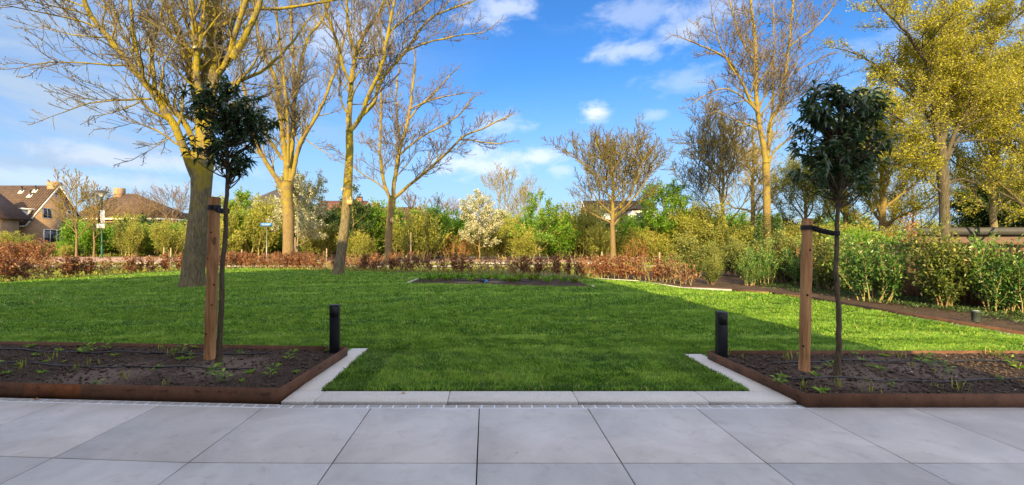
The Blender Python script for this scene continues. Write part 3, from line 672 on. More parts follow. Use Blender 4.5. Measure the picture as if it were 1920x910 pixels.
# drip hoses
def hose(x0, x1, yf, z, label, ends, sd):
    t = thing('drip_hose', label, 'hose', (x0, yf(x0), z), 'black drip hoses')
    xs = np.linspace(x0, x1, 70); P = np.array([(x, yf(x) + .03 * math.sin(x * 2.1 + sd) + .012 * math.sin(x * 7 + sd), z + .022 + .012 * math.sin(x * 3.3 + sd * 2) + .006 * math.sin(x * 9)) for x in xs])
    mb = MB(); mb.tube(P, .0085, 8); part('tube', mb, 'hose_black', t, True)
    for q in ends: mb = MB(); j = int(np.argmin(abs(xs - q))); mb.tube(P[max(0, j - 1):j + 2], .0125, 8); part('coupling', mb, 'black_rubber', t, True)
hose(-8.5, -2.62, lambda x: sh(x, 4.82) , .085, 'front black drip hose lying across the left soil bed', [-4.0, -2.9], .5)
hose(-9, -2.75, lambda x: sh(x, 5.43), .085, 'rear black drip hose lying across the left soil bed', [-5.2, -4.2], 2.0)
hose(3.15, 8.3, lambda x: 4.50, .08, 'front black drip hose lying across the right soil bed', [3.3, 5.6], 1.2)
hose(3.4, 8.3, lambda x: 5.20, .08, 'rear black drip hose lying across the right soil bed', [4.2, 6.4], 3.1)
# seedlings
def seedling_proto(kind, sd):
    r_ = np.random.default_rng(sd); t = thing('seedling', 'x', 'seedling', (0, 0, -50)); mb = MB(); n = {0: 7, 1: 12, 2: 9}[kind]
    if kind == 0:    # rosette weed
        a = np.arange(n) * 2.4; D = np.stack([np.cos(a), np.sin(a), r_.uniform(.2, .9, n)], 1); P = np.zeros((n, 3)) + [0, 0, .004]
        lm, k = leaf_mb(P, D, r_.uniform(.035, .07, n), .4, True, .2, nrm=np.array([0, 0, 1.])); mt = 'leaf_spring'
    elif kind == 1:  # leafy shoot
        a = np.arange(n) * 2.4; z = np.linspace(.01, .07, n); P = np.stack([np.cos(a) * .01, np.sin(a) * .01, z], 1); P[:, 0] += z * .4
        D = np.stack([np.cos(a), np.sin(a), r_.uniform(.1, .8, n)], 1); lm, k = leaf_mb(P, D, r_.uniform(.03, .055, n), .45, True, .2, nrm=np.array([0, 0, 1.])); mt = 'leaf_spring'
    else:            # dry cut-back grass stems
        P = np.c_[r_.normal(size=(n, 2)) * .018, np.zeros(n)]; D = np.c_[r_.normal(size=(n, 2)) * .2, np.ones(n)]
        lm, k = leaf_mb(P, D, r_.uniform(.04, .09, n), .10); mt = 'leaf_olive'
    t.location = (0, 0, 0); part('stem', MB().tube([(0, 0, -.01), (.004, 0, .02), (.01, 0, .045)], .002, 4, False), 'twig_olive', t, local=True)
    part('leaves', lm, mt, t, False, rnd_faces(n, k), local=True); return t
protos = [seedling_proto(0, 1), seedling_proto(1, 2), seedling_proto(2, 3), seedling_proto(0, 4), seedling_proto(1, 5), seedling_proto(2, 6)]
def used(pr, flag, **kw):
    """first use moves the prototype itself, later uses copy it"""
    if pr.name in flag: return copy_tree(pr, **kw)
    flag.add(pr.name); 
    pr.location = kw['loc']
    if kw.get('rz') is not None: pr.rotation_euler = (0, 0, kw['rz'])
    if kw.get('sc') is not None: pr.scale = (kw['sc'],) * 3 if not hasattr(kw['sc'], '__len__') else kw['sc']
    if kw.get('label'): pr['label'] = kw['label']
    if kw.get('group'): pr['group'] = kw['group']
    if kw.get('cat'): pr['category'] = kw['cat']
    return pr
flag = set()
def scatter(poly, n, where, z, r_):
    P = np.array(poly); x0, y0 = P.min(0); x1, y1 = P.max(0); k = 0; x0 = max(x0, -7.5)
    while k < n:
        p = (r_.uniform(x0, x1), r_.uniform(y0 + .05, y1 - .05))
        if not inpoly(np.array([p]), poly)[0]: continue
        j = int(r_.choice([0, 1, 2, 3, 4, 5], p=[.2, .2, .12, .2, .18, .1])); dry = j in (2, 5)
        lab = ('tuft of dry cut stems in the %s soil bed' if dry else 'small green seedling sprouting in the %s soil bed') % where
        used(protos[j], flag, loc=(p[0], p[1], z), rz=r_.uniform(0, 6.28), sc=r_.uniform(.7, 1.75), label=lab,
             group=('dry tufts in the %s bed' if dry else 'seedlings in the %s bed') % where, cat='grass tuft' if dry else 'seedling'); k += 1
rs = np.random.default_rng(3)
scatter(BED_L, 75, 'left', .088, rs); scatter(BED_R, 75, 'right', .082, rs)
# bulbs and grasses in the lawn bed
def tuft(n, h, sd, wr=.06):
    r_ = np.random.default_rng(sd); a = r_.uniform(0, 6.28, n); P = np.c_[np.cos(a) * .04, np.sin(a) * .04, np.zeros(n)]
    D = np.c_[np.cos(a) * r_.uniform(.1, .7, n), np.sin(a) * r_.uniform(.1, .7, n), np.ones(n)]; return leaf_mb(P, D, h * r_.uniform(.6, 1.1, n), wr, True, .25)
pt = []
for sd, h, mt, lab in ((31, .34, 'leaf_spring', 'g'), (32, .28, 'leaf_spring', 'g'), (33, .3, 'leaf_olive', 'd')):
    t = thing('bulb_plant', 'x', 'plant', (0, 0, 0)); lm, k = tuft(16 if lab == 'g' else 50, h, sd, .09 if lab == 'g' else .03); part('leaves', lm, mt, t, False, rnd_faces(16 if lab == 'g' else 50, k), local=True); pt.append(t)
fl2 = set()
for i, x in enumerate(np.linspace(-2.5, 3.3, 34)):
    j = int(rs.integers(0, 3)); y = 17.3 - .1 * x + rs.uniform(-.8, .8)
    used(pt[j], fl2, loc=(x + rs.uniform(-.12, .12), y, .05), rz=rs.uniform(0, 6), sc=rs.uniform(.9, 1.4),
         label='dry ornamental grass tuft in the lawn bed' if j == 2 else 'green bulb shoots in the lawn bed', group='dry tufts in the lawn bed' if j == 2 else 'bulb shoots in the lawn bed')
t = thing('irrigation_hose', 'black hose with a pale blue connector lying in the lawn bed', 'hose', (0, 16.6, .06)); xs = np.linspace(-1.2, 1.7, 40)
mb = MB(); mb.tube([(x, 16.85 - .1 * x + .14 * math.sin(x * 3.0), .085 + .03 * abs(math.sin(x * 4))) for x in xs], .022, 8); part('tube', mb, 'hose_black', t, True)
mb = MB(); mb.tube([(.02, 16.5, .10), (.0, 16.42, .11), (-.02, 16.36, .10)], [.05, .055, .045], 10); part('connector', mb, 'valve_blue', t, True)
mb = MB(); mb.lathe([(.09, 0), (.12, .03), (.11, .09), (.05, .14)], (-.12, 16.6, .06), 12); part('valve_body', mb, 'hose_black', t, True)
# leaf on kerb, chips
for (x, y, z, lab) in ((-.84, 4.3, .024, 'fallen brown leaf lying on the kerb stones'), (6.55, 4.35, .10, 'pale orange leaf lying on the soil of the right bed'),
                       (-4.37, 4.2, .002, 'small tan leaf lying on the paving before the left bed')):
    lm, k = leaf_mb(np.array([(x, y, z)]), np.array([(1, .3, .1)]), .05, .6, True, .1, nrm=np.array([0, 0, 3.])); o = link('fallen_leaf', lm.mesh('fallen_leaf', rnd=[.5] * k), 'leaf_orange'); tag(o, lab, 'leaf')
# ground spike lamp in the right border
t = thing('spot_light', 'dark cylindrical garden spot on the soil in front of the right shrubs', 'garden light', tuple(px(1830, 612, 8.0)))
mb = MB(); c = px(1830, 614, 8.0); c[2] = .10; mb.lathe([(.055, -.02), (.06, .0), (.062, .14), (.070, .145), (.070, .17), (.05, .178), (.002, .178)], c, 20); part('housing', mb, 'pot_dark', t, True)
mb = MB(); mb.lathe([(.048, 0), (.048, .004), (.002, .005)], c + [0, 0, .177], 20); part('lens', mb, 'lamp_glass', t, True)
# ------------------------------------------------------------------ tree skeletons
class Tree:
    def __init__(s, seed, **k):
        s.r = np.random.default_rng(seed); s.lines = []; s.tips = []; s.P = dict(seg=.28, space=(.42, .26, .18), ratio=(.55, .5, .5), ang=(38, 42, 45), up=(.10, .08, .04),
            wig=.13, lvl=3, minr=.006, start=.18, rk=.42, maxlen=9, tipall=False); s.P.update(k)
    def perp(s, d):
        v = np.cross(d, s.r.normal(size=3)); return v / (np.linalg.norm(v) + 1e-9)
    def grow(s, p, d, L, r, lv):
        P = s.P; n = max(3, int(L / (P['seg'] * (.75 if lv > 1 else 1)))); st = L / n; pts = [p]; d = d / np.linalg.norm(d); D = [d]
        up = P['up'][min(lv, len(P['up']) - 1)]
        for i in range(n):
            d = d + s.r.normal(size=3) * P['wig'] + np.array([0, 0, up]); d /= np.linalg.norm(d); p = p + d * st; pts.append(p); D.append(d)
        rr = np.maximum(r * (1 - np.linspace(0, .82, n + 1)), P['minr'] * (.7 if lv >= P['lvl'] else 1))
        s.lines.append((np.array(pts), rr, lv)); s.tips.append((pts[-1], D[-1]))
        s.kids(np.array(pts), np.array(D), rr, L, lv)
    def kids(s, pts, D, rr, L, lv, start=None, outlen=None):
        P = s.P
        if lv >= P['lvl']: return
        sp = P['space'][min(lv, len(P['space']) - 1)]; n = int(L / sp * .8) + 1; st = P['start'] if start is None else start
        seglen = L / (len(pts) - 1)
        for k in range(n):
            t = st + (1 - st) * (k + s.r.uniform(.1, .9)) / n; f = t * (len(pts) - 1); i = min(int(f), len(pts) - 2); u = f - i
            p = pts[i] * (1 - u) + pts[i + 1] * u; d = D[i]; r = rr[i]
            cl = (outlen if outlen else L) * P['ratio'][min(lv, len(P['ratio']) - 1)] * (1.15 - .75 * t) * s.r.uniform(.55, 1.2)
            cl = min(cl, P['maxlen'])
            if cl < .12: continue
            a = R(P['ang'][min(lv, len(P['ang']) - 1)] * s.r.uniform(.7, 1.3)); q = s.perp(d)
            if q[2] < -.3: q = -q if s.r.random() < .6 else q
            s.grow(p, d * math.cos(a) + q * math.sin(a), cl, max(r * P['rk'] * s.r.uniform(.7, 1), P['minr']), lv + 1)
    def limb(s, pix, Y, w0, w1, dy=0., lv=0, outlen=None, start=.15, kids=True, wob=.012):
        """limb traced in the photograph, at its own depth Y running to Y+dy; widths in photo pixels"""
        n = len(pix); t = np.linspace(0, 1, n); Ys = Y + dy * t ** 1.2
        P = np.array([px(a, b, y) for (a, b), y in zip(pix, Ys)]); seg = np.linalg.norm(np.diff(P, axis=0), axis=1); cum = np.r_[0, np.cumsum(seg)]; L = cum[-1]
        m_ = max(6, int(L / .3)); u = np.linspace(0, L, m_); Q = np.stack([np.interp(u, cum, P[:, k]) for k in range(3)], 1)
        for _ in range(2): Q[1:-1] = (Q[:-2] + 2 * Q[1:-1] + Q[2:]) / 4
        Q[1:-1] += s.r.normal(size=(m_ - 2, 3)) * wob * 1.0
        ct = F / np.hypot(F, np.mean([a for a, b in pix]) - CX); rr = np.linspace(w0, w1, m_) / 2 / F * Y * ct * .80; D = unit(np.gradient(Q, axis=0))
        s.lines.append((Q, rr, 0)); s.tips.append((Q[-1], D[-1]))
        if kids:
            s.kids(Q, D, rr, L, lv, start, outlen or L * .8)
            s.grow(Q[-1], D[-1], max(.8, (outlen or L) * .35), rr[-1], lv + 1)
        return Q, rr
    def mesh(s, sides=(14, 7, 4, 3), which=None):
        mb = MB()
        for P, r, lv in s.lines:
            if which is not None and not which(lv): continue
            k = sides[min(lv, len(sides) - 1)]; mb.tube(P, r, k, lv == 0)
        return mb
    def along(s, lvmin, per_m, jit):
        """points along the finer branches, with directions"""
        Ps, Ds = [], []
        for P, r, lv in s.lines:
            if lv < lvmin: continue
            L = np.linalg.norm(np.diff(P, axis=0), axis=1).sum(); n = s.r.poisson(L * per_m)
            if n == 0: continue
            f = s.r.uniform(.15, 1, n) * (len(P) - 1); i = np.minimum(f.astype(int), len(P) - 2); u = (f - i)[:, None]
            Ps.append(P[i] * (1 - u) + P[i + 1] * u); Ds.append(unit(P[i + 1] - P[i]))
        Ps = np.concatenate(Ps); Ds = np.concatenate(Ds); n = len(Ps)
        return Ps + s.r.normal(size=(n, 3)) * jit, unit(Ds * .7 + s.r.normal(size=(n, 3)) * .8)
def trunk_flare(T, pix, Y, ws, flare=1.35, lean=0.):
    """trunk from traced pixels with a flared foot; extends into the ground"""
    P = np.array([px(a, b, Y + lean * i) for i, (a, b) in enumerate(pix)]); seg = np.linalg.norm(np.diff(P, axis=0), axis=1); cum = np.r_[0, np.cumsum(seg)]
    u = np.r_[0, .12, .3, .6, np.arange(1.0, cum[-1], .4), cum[-1]]; Q = np.stack([np.interp(u, cum, P[:, k]) for k in range(3)], 1)
    ct = F / np.hypot(F, np.mean([a for a, b in pix]) - CX); rr = np.interp(u, cum, np.array(ws) / 2 / F * Y * ct * (.87 if pix[0][0] < 400 else .80)); rr = rr * (1 + (flare - 1) * np.exp(-u / .28))
    rr[3:] *= 1 + .03 * np.sin(u[3:] * 2.7 + Y); Q = np.vstack([Q[0] - [0, 0, .15], Q]); rr = np.r_[rr[0] * 1.02, rr]
    T.trunk = (Q, rr); return Q, rr
def lumpy_tube(mb, P, r, sides, sd, amp=.06):
    """tube with an irregular cross-section, for thick trunks"""
    n0 = len(mb.v); mb.tube(P, r, sides); V = mb.v[-1].reshape(len(P), sides, 3); C = np.asarray(P)[:, None]
    for i in range(len(P)):
        for j in range(sides):
            a = j / sides * 6.283; k = 1 + amp * (mn.noise((math.cos(a) * 1.6 + sd, math.sin(a) * 1.6, P[i][2] * .7)) + .5 * mn.noise((math.cos(a) * 4 + sd, math.sin(a) * 4, P[i][2] * 1.6)))
            foot = math.exp(-max(0, P[i][2]) / .35); k *= 1 + .10 * foot * math.sin(a * 5 + sd)
            V[i, j] = C[i, 0] + (V[i, j] - C[i, 0]) * k
LOG = []
def build_tree(T, name, label, bark, leaf=None, cat='tree', group=None, per_m=6, lsize=(.03, .06), lvmin=2, jit=.03, wr=.5, leafname='leaves', sides=(12, 6, 4, 3), twigbark=None, lum=.06, kind=None):
    Q, rr = T.trunk; t = thing(name, label, cat, tuple(Q[1]), group); LOG.append((label[:30], len(T.lines)))
    mb = MB(); lumpy_tube(mb, Q, rr, 26, Q[0][0], lum); part('trunk', mb, bark, t, True)
    m0 = T.mesh(sides, lambda l: l <= 1); m1 = T.mesh(sides, lambda l: l >= 2)
    nf = sum(len(x) for x in m0.q), len(m0.ng)
    if m1.v:
        m0.add(np.concatenate(m1.v), np.concatenate(m1.q))
    br_ = part('branches', m0, bark, t, True); me = br_.data
    if m1.v:
        me.materials.append(M[twigbark or bark]); mi = np.zeros(len(me.polygons), np.int32); mi[nf[0]:len(me.polygons) - nf[1]] = 1; me.polygons.foreach_set('material_index', mi)
    if leaf:
        P, D = T.along(lvmin, per_m, jit); sz = T.r.uniform(*lsize, len(P)); lm, k = leaf_mb(P, D, sz, wr)
        part(leafname, lm, leaf, t, False, rnd_faces(len(P), k))
    return t

# --- big furrowed tree on the left
Y1 = 15.0
T = Tree(101, seg=.3, space=(.30, .21, .13), ratio=(.72, .58, .5), ang=(42, 40, 42), up=(.05, .03, .02), maxlen=3.4, minr=.010, wig=.15)
trunk_flare(T, [(359, 541), (364, 490), (371, 430), (377, 370), (379, 320), (380, 285)], Y1, [54, 51, 47, 46, 50, 54], 1.15)
q = T.limb
q([(379, 330), (384, 260), (389, 200), (394, 140), (399, 80), (403, 20), (408, -60), (412, -140)], Y1, 50, 26, .6, outlen=4)
q([(372, 345), (358, 318), (349, 283), (338, 254), (316, 218), (293, 185), (274, 158), (244, 122), (214, 82), (185, 53), (168, 30), (155, 0), (146, -60)], Y1 - .1, 25, 9, -2.0, outlen=4.2)
q([(370, 300), (356, 240), (330, 211), (307, 188), (287, 165)], Y1 - .1, 18, 10, -.8, outlen=3, start=.5)
q([(276, 162), (262, 132), (257, 96), (250, 60), (244, 0), (240, -60)], Y1 - .9, 11, 6, -.6, outlen=4)
q([(292, 182), (287, 158), (287, 125), (284, 92), (284, 74), (294, 55), (308, 20), (315, -40)], Y1 - .8, 12, 6, .6, outlen=3.4)
q([(376, 240), (363, 152), (352, 118), (346, 82), (330, 50), (316, 20), (307, -10), (296, -80)], Y1 + .1, 24, 12, 1.0, outlen=3.5)
q([(384, 215), (370, 150), (366, 120), (369, 82), (363, 33), (356, 0), (352, -70)], Y1 - .25, 20, 12, -.6, outlen=3)
q([(366, 132), (376, 60), (383, 40), (388, 0), (390, -70)], Y1 - .35, 18, 14, -.4, outlen=3)
q([(393, 170), (409, 132), (425, 118), (436, 108), (433, 92), (435, 76), (445, 50), (452, 33), (462, 5), (468, -40)], Y1 - .3, 16, 10, -.5, outlen=3)
q([(436, 110), (446, 88), (462, 66), (472, 45), (480, 33), (490, -5), (498, -50)], Y1 - .5, 18, 10, -.3, outlen=3)
q([(400, 165), (430, 158), (455, 152), (480, 142), (505, 124), (529, 102), (552, 76), (566, 54), (576, 40)], Y1 + .3, 10, 5, 1.0, outlen=2.4)
q([(398, 60), (405, 40), (430, 31), (461, 22), (480, 15), (523, 18), (579, 8), (638, -2)], Y1 + .2, 11, 6, 2.0, outlen=3)
q([(244, 122), (222, 124), (198, 125), (170, 120), (142, 117), (89, 115), (62, 122)], Y1 - 1.2, 6, 2.5, -1.2, lv=1, outlen=3)
q([(283, 186), (260, 186), (231, 188), (200, 190), (165, 191), (140, 200), (119, 211)], Y1 - .8, 6.5, 2.5, -.6, lv=1, outlen=3)
q([(262, 192), (236, 205), (205, 215), (170, 218)], Y1 - .9, 4, 1.8, .6, lv=1, outlen=2.2)
q([(185, 53), (150, 36), (110, 26), (60, 22), (20, 12)], Y1 - 1.6, 6, 2.5, -1.5, lv=1, outlen=3.2)
q([(200, 70), (150, 68), (110, 60), (70, 52)], Y1 - 1.5, 5, 2.2, .8, lv=1, outlen=3)
q([(335, 250), (310, 262), (290, 278), (262, 292)], Y1 - .3, 3, 1.4, -.6, lv=1, outlen=1.6)
q([(350, 225), (330, 235), (300, 232), (270, 238)], Y1 - .3, 4, 1.5, .8, lv=1, outlen=2)
q([(268, 95), (300, 60), (330, 10)], Y1 + .3, 4, 2, 1, lv=1, outlen=2)
q([(392, 330), (410, 310), (440, 300), (468, 296)], Y1 + .3, 4, 1.5, .8, lv=1, outlen=1.6)
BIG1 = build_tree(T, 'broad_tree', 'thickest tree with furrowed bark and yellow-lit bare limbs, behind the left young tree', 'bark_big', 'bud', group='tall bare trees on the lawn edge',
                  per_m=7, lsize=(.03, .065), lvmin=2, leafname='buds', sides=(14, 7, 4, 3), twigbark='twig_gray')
mb = MB(); c = px(369, 91, 14.5); c[1] -= .13; mb.tube([c + [0, .02, 0], c + [0, -.03, 0]], [.07, .062], 14); part('pruning_scar', mb, 'cut_wood', BIG1, root=BIG1)
# soil ring round its foot
mb = MB(); c0 = px(358, 541, Y1); ang = np.linspace(0, 2 * np.pi, 33)[:-1]; rad = .62 + .05 * np.sin(ang * 5)
mb.add([(c0[0], c0[1], .05)] + [(c0[0] + math.cos(a) * r_, c0[1] + math.sin(a) * r_, .02) for a, r_ in zip(ang, rad)], None, [(0, i + 1, (i + 1) % 32 + 1) for i in range(32)])
struct('soil_ring', mb, 'soil_light')

# --- leaning tree (bird box), second from left of the lawn trees
Y3 = 21.5
T = Tree(103, seg=.32, space=(.36, .25, .16), ratio=(.72, .58, .5), ang=(36, 38, 42), up=(.10, .06, .03), maxlen=3.6, minr=.012, wig=.14)
trunk_flare(T, [(634, 515), (641, 465), (647, 420), (651, 370), (653, 330), (656, 285), (655, 245)], Y3, [25, 24, 23, 22, 21, 18, 17], 1.2)
q = T.limb
q([(655, 250), (654, 225), (655, 204), (657, 180), (658, 155), (662, 130), (665, 109), (669, 89), (678, 72), (690, 52), (707, 30), (724, -5), (740, -60)], Y3, 15, 6, .8, outlen=4)
q([(666, 100), (662, 88), (656, 70), (651, 40), (650, 0), (646, -60)], Y3, 8, 5, -1, outlen=4)
q([(658, 155), (648, 140), (641, 125), (638, 102), (632, 80), (625, 56), (614, 32), (606, 0), (600, -50)], Y3, 9, 5, -1.4, outlen=4)
q([(657, 245), (666, 238), (678, 217), (686, 195), (694, 172), (703, 155), (711, 138), (718, 115), (724, 89), (730, 49), (742, -5), (750, -60)], Y3 - .1, 11, 5, -1.4, outlen=4)
q([(678, 217), (692, 208), (704, 190), (709, 163), (720, 142), (735, 124), (750, 110), (762, 95), (775, 75), (787, 56), (810, 30), (843, 18), (880, 6)], Y3 + .1, 9, 4, 1.6, outlen=4)
q([(760, 98), (778, 88), (803, 79), (843, 71), (876, 63), (905, 62)], Y3 + .6, 5, 2.2, 1.2, lv=1, outlen=4)
q([(650, 212), (641, 198), (634, 178), (636, 160), (638, 146)], Y3 - .1, 5, 3, -1, lv=1, outlen=2.5)
q([(730, 60), (760, 35), (800, 10), (830, -30)], Y3, 5, 3, .6, lv=1, outlen=4)
q([(665, 110), (690, 108), (720, 101)], Y3, 4, 2, -1, lv=1, outlen=3)
q([(625, 60), (608, 50), (598, 30), (590, -5)], Y3 - 1, 5, 3, -.6, lv=1, outlen=3)
q([(660, 196), (685, 195), (712, 194)], Y3 + .3, 3, 1.5, 1, lv=1, outlen=2)
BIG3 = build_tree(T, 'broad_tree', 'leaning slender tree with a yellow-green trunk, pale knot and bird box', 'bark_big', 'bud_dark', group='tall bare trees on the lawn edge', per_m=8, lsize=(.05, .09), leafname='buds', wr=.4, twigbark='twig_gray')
mb = MB(); c = px(643, 355, Y3 - .24); mb.tube([c + [-.0, .05, 0], c + [-.02, -.05, 0.01]], [.085, .075], 12); part('pruning_scar', mb, 'cut_wood', BIG3, root=BIG3)
# --- tree 2
Y2 = 31.0
T = Tree(102, seg=.4, space=(.40, .28, .20), ratio=(.62, .55, .5), ang=(30, 36, 40), up=(.12, .08, .05), maxlen=4, minr=.014, wig=.12)
trunk_flare(T, [(541, 497), (541, 450), (541, 400), (538, 370), (538, 340)], Y2, [29, 28, 27, 27, 28], 1.15)
q = T.limb
q([(537, 365), (528, 350), (512, 325), (498, 305), (488, 285), (478, 262), (472, 230), (462, 190), (455, 150)], Y2, 14, 6, -2, outlen=5)
q([(539, 350), (537, 310), (534, 280), (528, 250), (524, 200), (519, 165), (516, 142), (500, 115), (488, 85), (478, 30)], Y2, 16, 6, -1, outlen=5)
q([(542, 345), (546, 300), (549, 250), (550, 204), (556, 165), (562, 130), (566, 109), (579, 66), (605, 40), (625, -20)], Y2, 13, 5, 1.5, outlen=5)
q([(544, 345), (553, 310), (559, 275), (572, 250), (589, 227), (600, 205), (609, 185), (618, 160), (627, 138), (635, 115), (645, 70)], Y2, 12, 5, 1, outlen=5)
q([(543, 330), (545, 270), (551, 200), (552, 132), (548, 82), (546, 33), (542, -40)], Y2 + .3, 9, 5, 1.5, outlen=5)
q([(530, 300), (515, 277), (505, 262), (495, 235)], Y2 - .2, 9, 5, -1.5, outlen=4)
q([(540, 310), (541, 260), (536, 180), (528, 110), (520, 40), (515, -30)], Y2 - .4, 8, 5, -2, outlen=5)
q([(575, 262), (590, 275), (610, 285), (630, 300)], Y2, 3, 1.5, -1, lv=1, outlen=3)
BIG2 = build_tree(T, 'broad_tree', 'forked tree with several upright stems, standing beside the blue street sign', 'bark_tan', 'bud', group='tall bare trees on the lawn edge', per_m=2.5, lsize=(.06, .10), leafname='buds', twigbark='twig_gray')
# --- tree 4
Y4 = 33.0
T = Tree(104, seg=.4, space=(.36, .26, .18), ratio=(.68, .58, .5), ang=(40, 40, 42), up=(.05, .04, .03), maxlen=4, minr=.015, wig=.15)
trunk_flare(T, [(727, 495), (728, 460), (730, 420), (733, 390), (736, 368)], Y4, [17, 17, 16, 17, 18], 1.15)
q = T.limb
q([(735, 378), (726, 362), (719, 340), (714, 312), (712, 285), (713, 250), (715, 220), (714, 180), (712, 140)], Y4, 8, 4, -1.5, outlen=4.5)
q([(737, 372), (739, 340), (745, 300), (752, 270), (762, 240), (768, 210), (773, 170), (778, 130)], Y4, 10, 5, 1, outlen=4.5)
q([(739, 372), (752, 360), (765, 350), (785, 333), (805, 318), (822, 300), (836, 290), (850, 275), (862, 260), (880, 250), (905, 242), (935, 226)], Y4 - .1, 8, 3, -2, outlen=4.5)
q([(731, 368), (722, 355), (703, 340), (684, 330), (668, 318), (650, 298), (636, 286)], Y4, 4, 2, -1, lv=1, outlen=3)
q([(741, 340), (748, 300), (750, 260), (745, 225), (742, 190), (745, 150)], Y4 + .2, 7, 4, 1.5, outlen=4.5)
q([(862, 262), (880, 262), (905, 268), (940, 270)], Y4 - 1, 4, 2, -.8, lv=1, outlen=4)
q([(750, 290), (775, 268), (800, 250), (835, 235), (862, 215), (885, 185)], Y4, 5, 3, 2, lv=1, outlen=4)
q([(766, 225), (790, 195), (815, 175), (845, 140)], Y4 + .6, 5, 3, 1, lv=1, outlen=4)
q([(768, 205), (800, 190), (840, 180), (870, 175)], Y4 + .6, 4, 2, -1, lv=1, outlen=3.5)
BIG4 = build_tree(T, 'broad_tree', 'bare tree with a long limb reaching right, small bird box low on its trunk', 'bark_tan', 'bud_dark', group='tall bare trees on the lawn edge', per_m=4, lsize=(.06, .10), leafname='buds', twigbark='twig_gray')
# --- tree 6 right of centre
Y6 = 24.0
T = Tree(106, seg=.34, space=(.32, .22, .15), ratio=(.80, .60, .5), ang=(42, 42, 46), up=(.05, .05, .03), maxlen=3.6, minr=.012, wig=.16)
trunk_flare(T, [(1440, 520), (1439, 460), (1438, 400), (1437, 340), (1436, 305)], Y6, [21, 20, 19, 18, 17], 1.2)
q = T.limb
q([(1436, 310), (1433, 280), (1427, 250), (1421, 215), (1418, 180), (1418, 132), (1416, 76), (1410, 30), (1405, -20), (1400, -80)], Y6, 14, 5, .8, outlen=3.6)
q([(1421, 212), (1412, 200), (1405, 185), (1394, 160), (1382, 135), (1365, 109), (1345, 98), (1322, 89), (1295, 78)], Y6, 8, 3, -1.5, outlen=3.6)
q([(1422, 210), (1405, 194), (1388, 178), (1365, 165), (1344, 168), (1322, 178), (1300, 195)], Y6 - .1, 5, 2, -1.2, lv=1, outlen=3)
q([(1380, 140), (1365, 118), (1352, 90), (1342, 60), (1335, 25)], Y6 - .8, 5, 2.5, -.4, lv=1, outlen=3.4)
q([(1437, 315), (1441, 270), (1443, 231), (1452, 212), (1463, 198), (1470, 165), (1473, 132), (1479, 82), (1486, 20), (1492, -50)], Y6 + .1, 11, 5, 1.2, outlen=3.6)
q([(1478, 90), (1495, 75), (1516, 62), (1549, 33), (1568, 0), (1580, -40)], Y6 + .9, 5, 2.5, 1, lv=1, outlen=3.6)
q([(1439, 305), (1453, 280), (1475, 262), (1495, 252), (1512, 240)], Y6, 6, 2.5, -1.2, lv=1, outlen=3)
q([(1420, 195), (1400, 185), (1375, 195), (1350, 205), (1322, 218)], Y6 + .2, 4, 1.6, 1.5, lv=1, outlen=2.4)
q([(1471, 150), (1490, 135), (1515, 120), (1545, 108)], Y6 + .7, 4, 2, 0, lv=1, outlen=2.6)
q([(1418, 120), (1400, 95), (1385, 60), (1372, 20), (1362, -30)], Y6 + .3, 5, 3, 1, lv=1, outlen=3.4)
q([(1440, 250), (1450, 200), (1448, 140), (1452, 80), (1450, 10)], Y6 + .3, 6, 3, 1.5, lv=0, outlen=3.2)
BIG6 = build_tree(T, 'broad_tree', 'tall sunlit bare tree with thin twisting branches, its foot wrapped in ivy', 'bark_tan', 'bud_dark', group='tall bare trees on the lawn edge', per_m=7, lsize=(.05, .10), leafname='buds', wr=.35, twigbark='twig_gray')
n = 8200; a = rng.uniform(0, 6.283, n); z = rng.uniform(0, 1, n) ** 1.2 * 3.2; base = px(1440, 519, Y6); rr_ = .42 + .22 * (1 - z / 3.3) + rng.uniform(-.06, .14, n)
P = np.c_[base[0] + np.cos(a) * rr_, base[1] + np.sin(a) * rr_, z]; lm, k = leaf_mb(P, np.c_[np.cos(a), np.sin(a), -.5 + rng.normal(size=n) * .4], rng.uniform(.05, .09, n), .8)
o = part('ivy', lm, 'leaf_ivy', BIG6, False, rnd_faces(n, k))
# --- tree 7 on the right
Y7 = 20.0
T = Tree(107, seg=.32, space=(.30, .22, .15), ratio=(.72, .62, .52), ang=(42, 42, 45), up=(.04, .03, .02), maxlen=3.2, minr=.011, wig=.15)
trunk_flare(T, [(1772, 535), (1772, 480), (1771, 420), (1770, 370), (1768, 335), (1767, 300)], Y7, [29, 28, 27, 26, 30, 30], 1.2)
q = T.limb
q([(1768, 305), (1766, 250), (1764, 198), (1768, 132), (1766, 66), (1770, 0), (1772, -70)], Y7, 18, 8, .5, outlen=4)
q([(1767, 300), (1757, 260), (1747, 165), (1737, 115), (1720, 92), (1692, 50), (1654, 16), (1630, -30)], Y7, 14, 5, -1.5, outlen=4.2)
q([(1765, 290), (1752, 245), (1737, 211), (1722, 192), (1704, 175), (1671, 142), (1640, 118), (1600, 100)], Y7, 11, 4, 1, outlen=4)
q([(1770, 310), (1780, 280), (1790, 247), (1802, 228), (1812, 211), (1822, 188), (1830, 160), (1849, 99), (1878, 50), (1901, 0), (1920, -60)], Y7, 14, 6, -1, outlen=4)
q([(1769, 280), (1775, 230), (1780, 165), (1781, 99), (1799, 33), (1812, -40)], Y7, 10, 5, 1.5, outlen=4)
q([(1775, 305), (1800, 250), (1826, 214), (1869, 198), (1920, 160), (1970, 130)], Y7 + .2, 8, 4, 1.5, outlen=4)
q([(1764, 360), (1745, 340), (1726, 326), (1710, 315), (1692, 311), (1660, 305), (1630, 290)], Y7, 7, 3, -1.4, outlen=3.4)
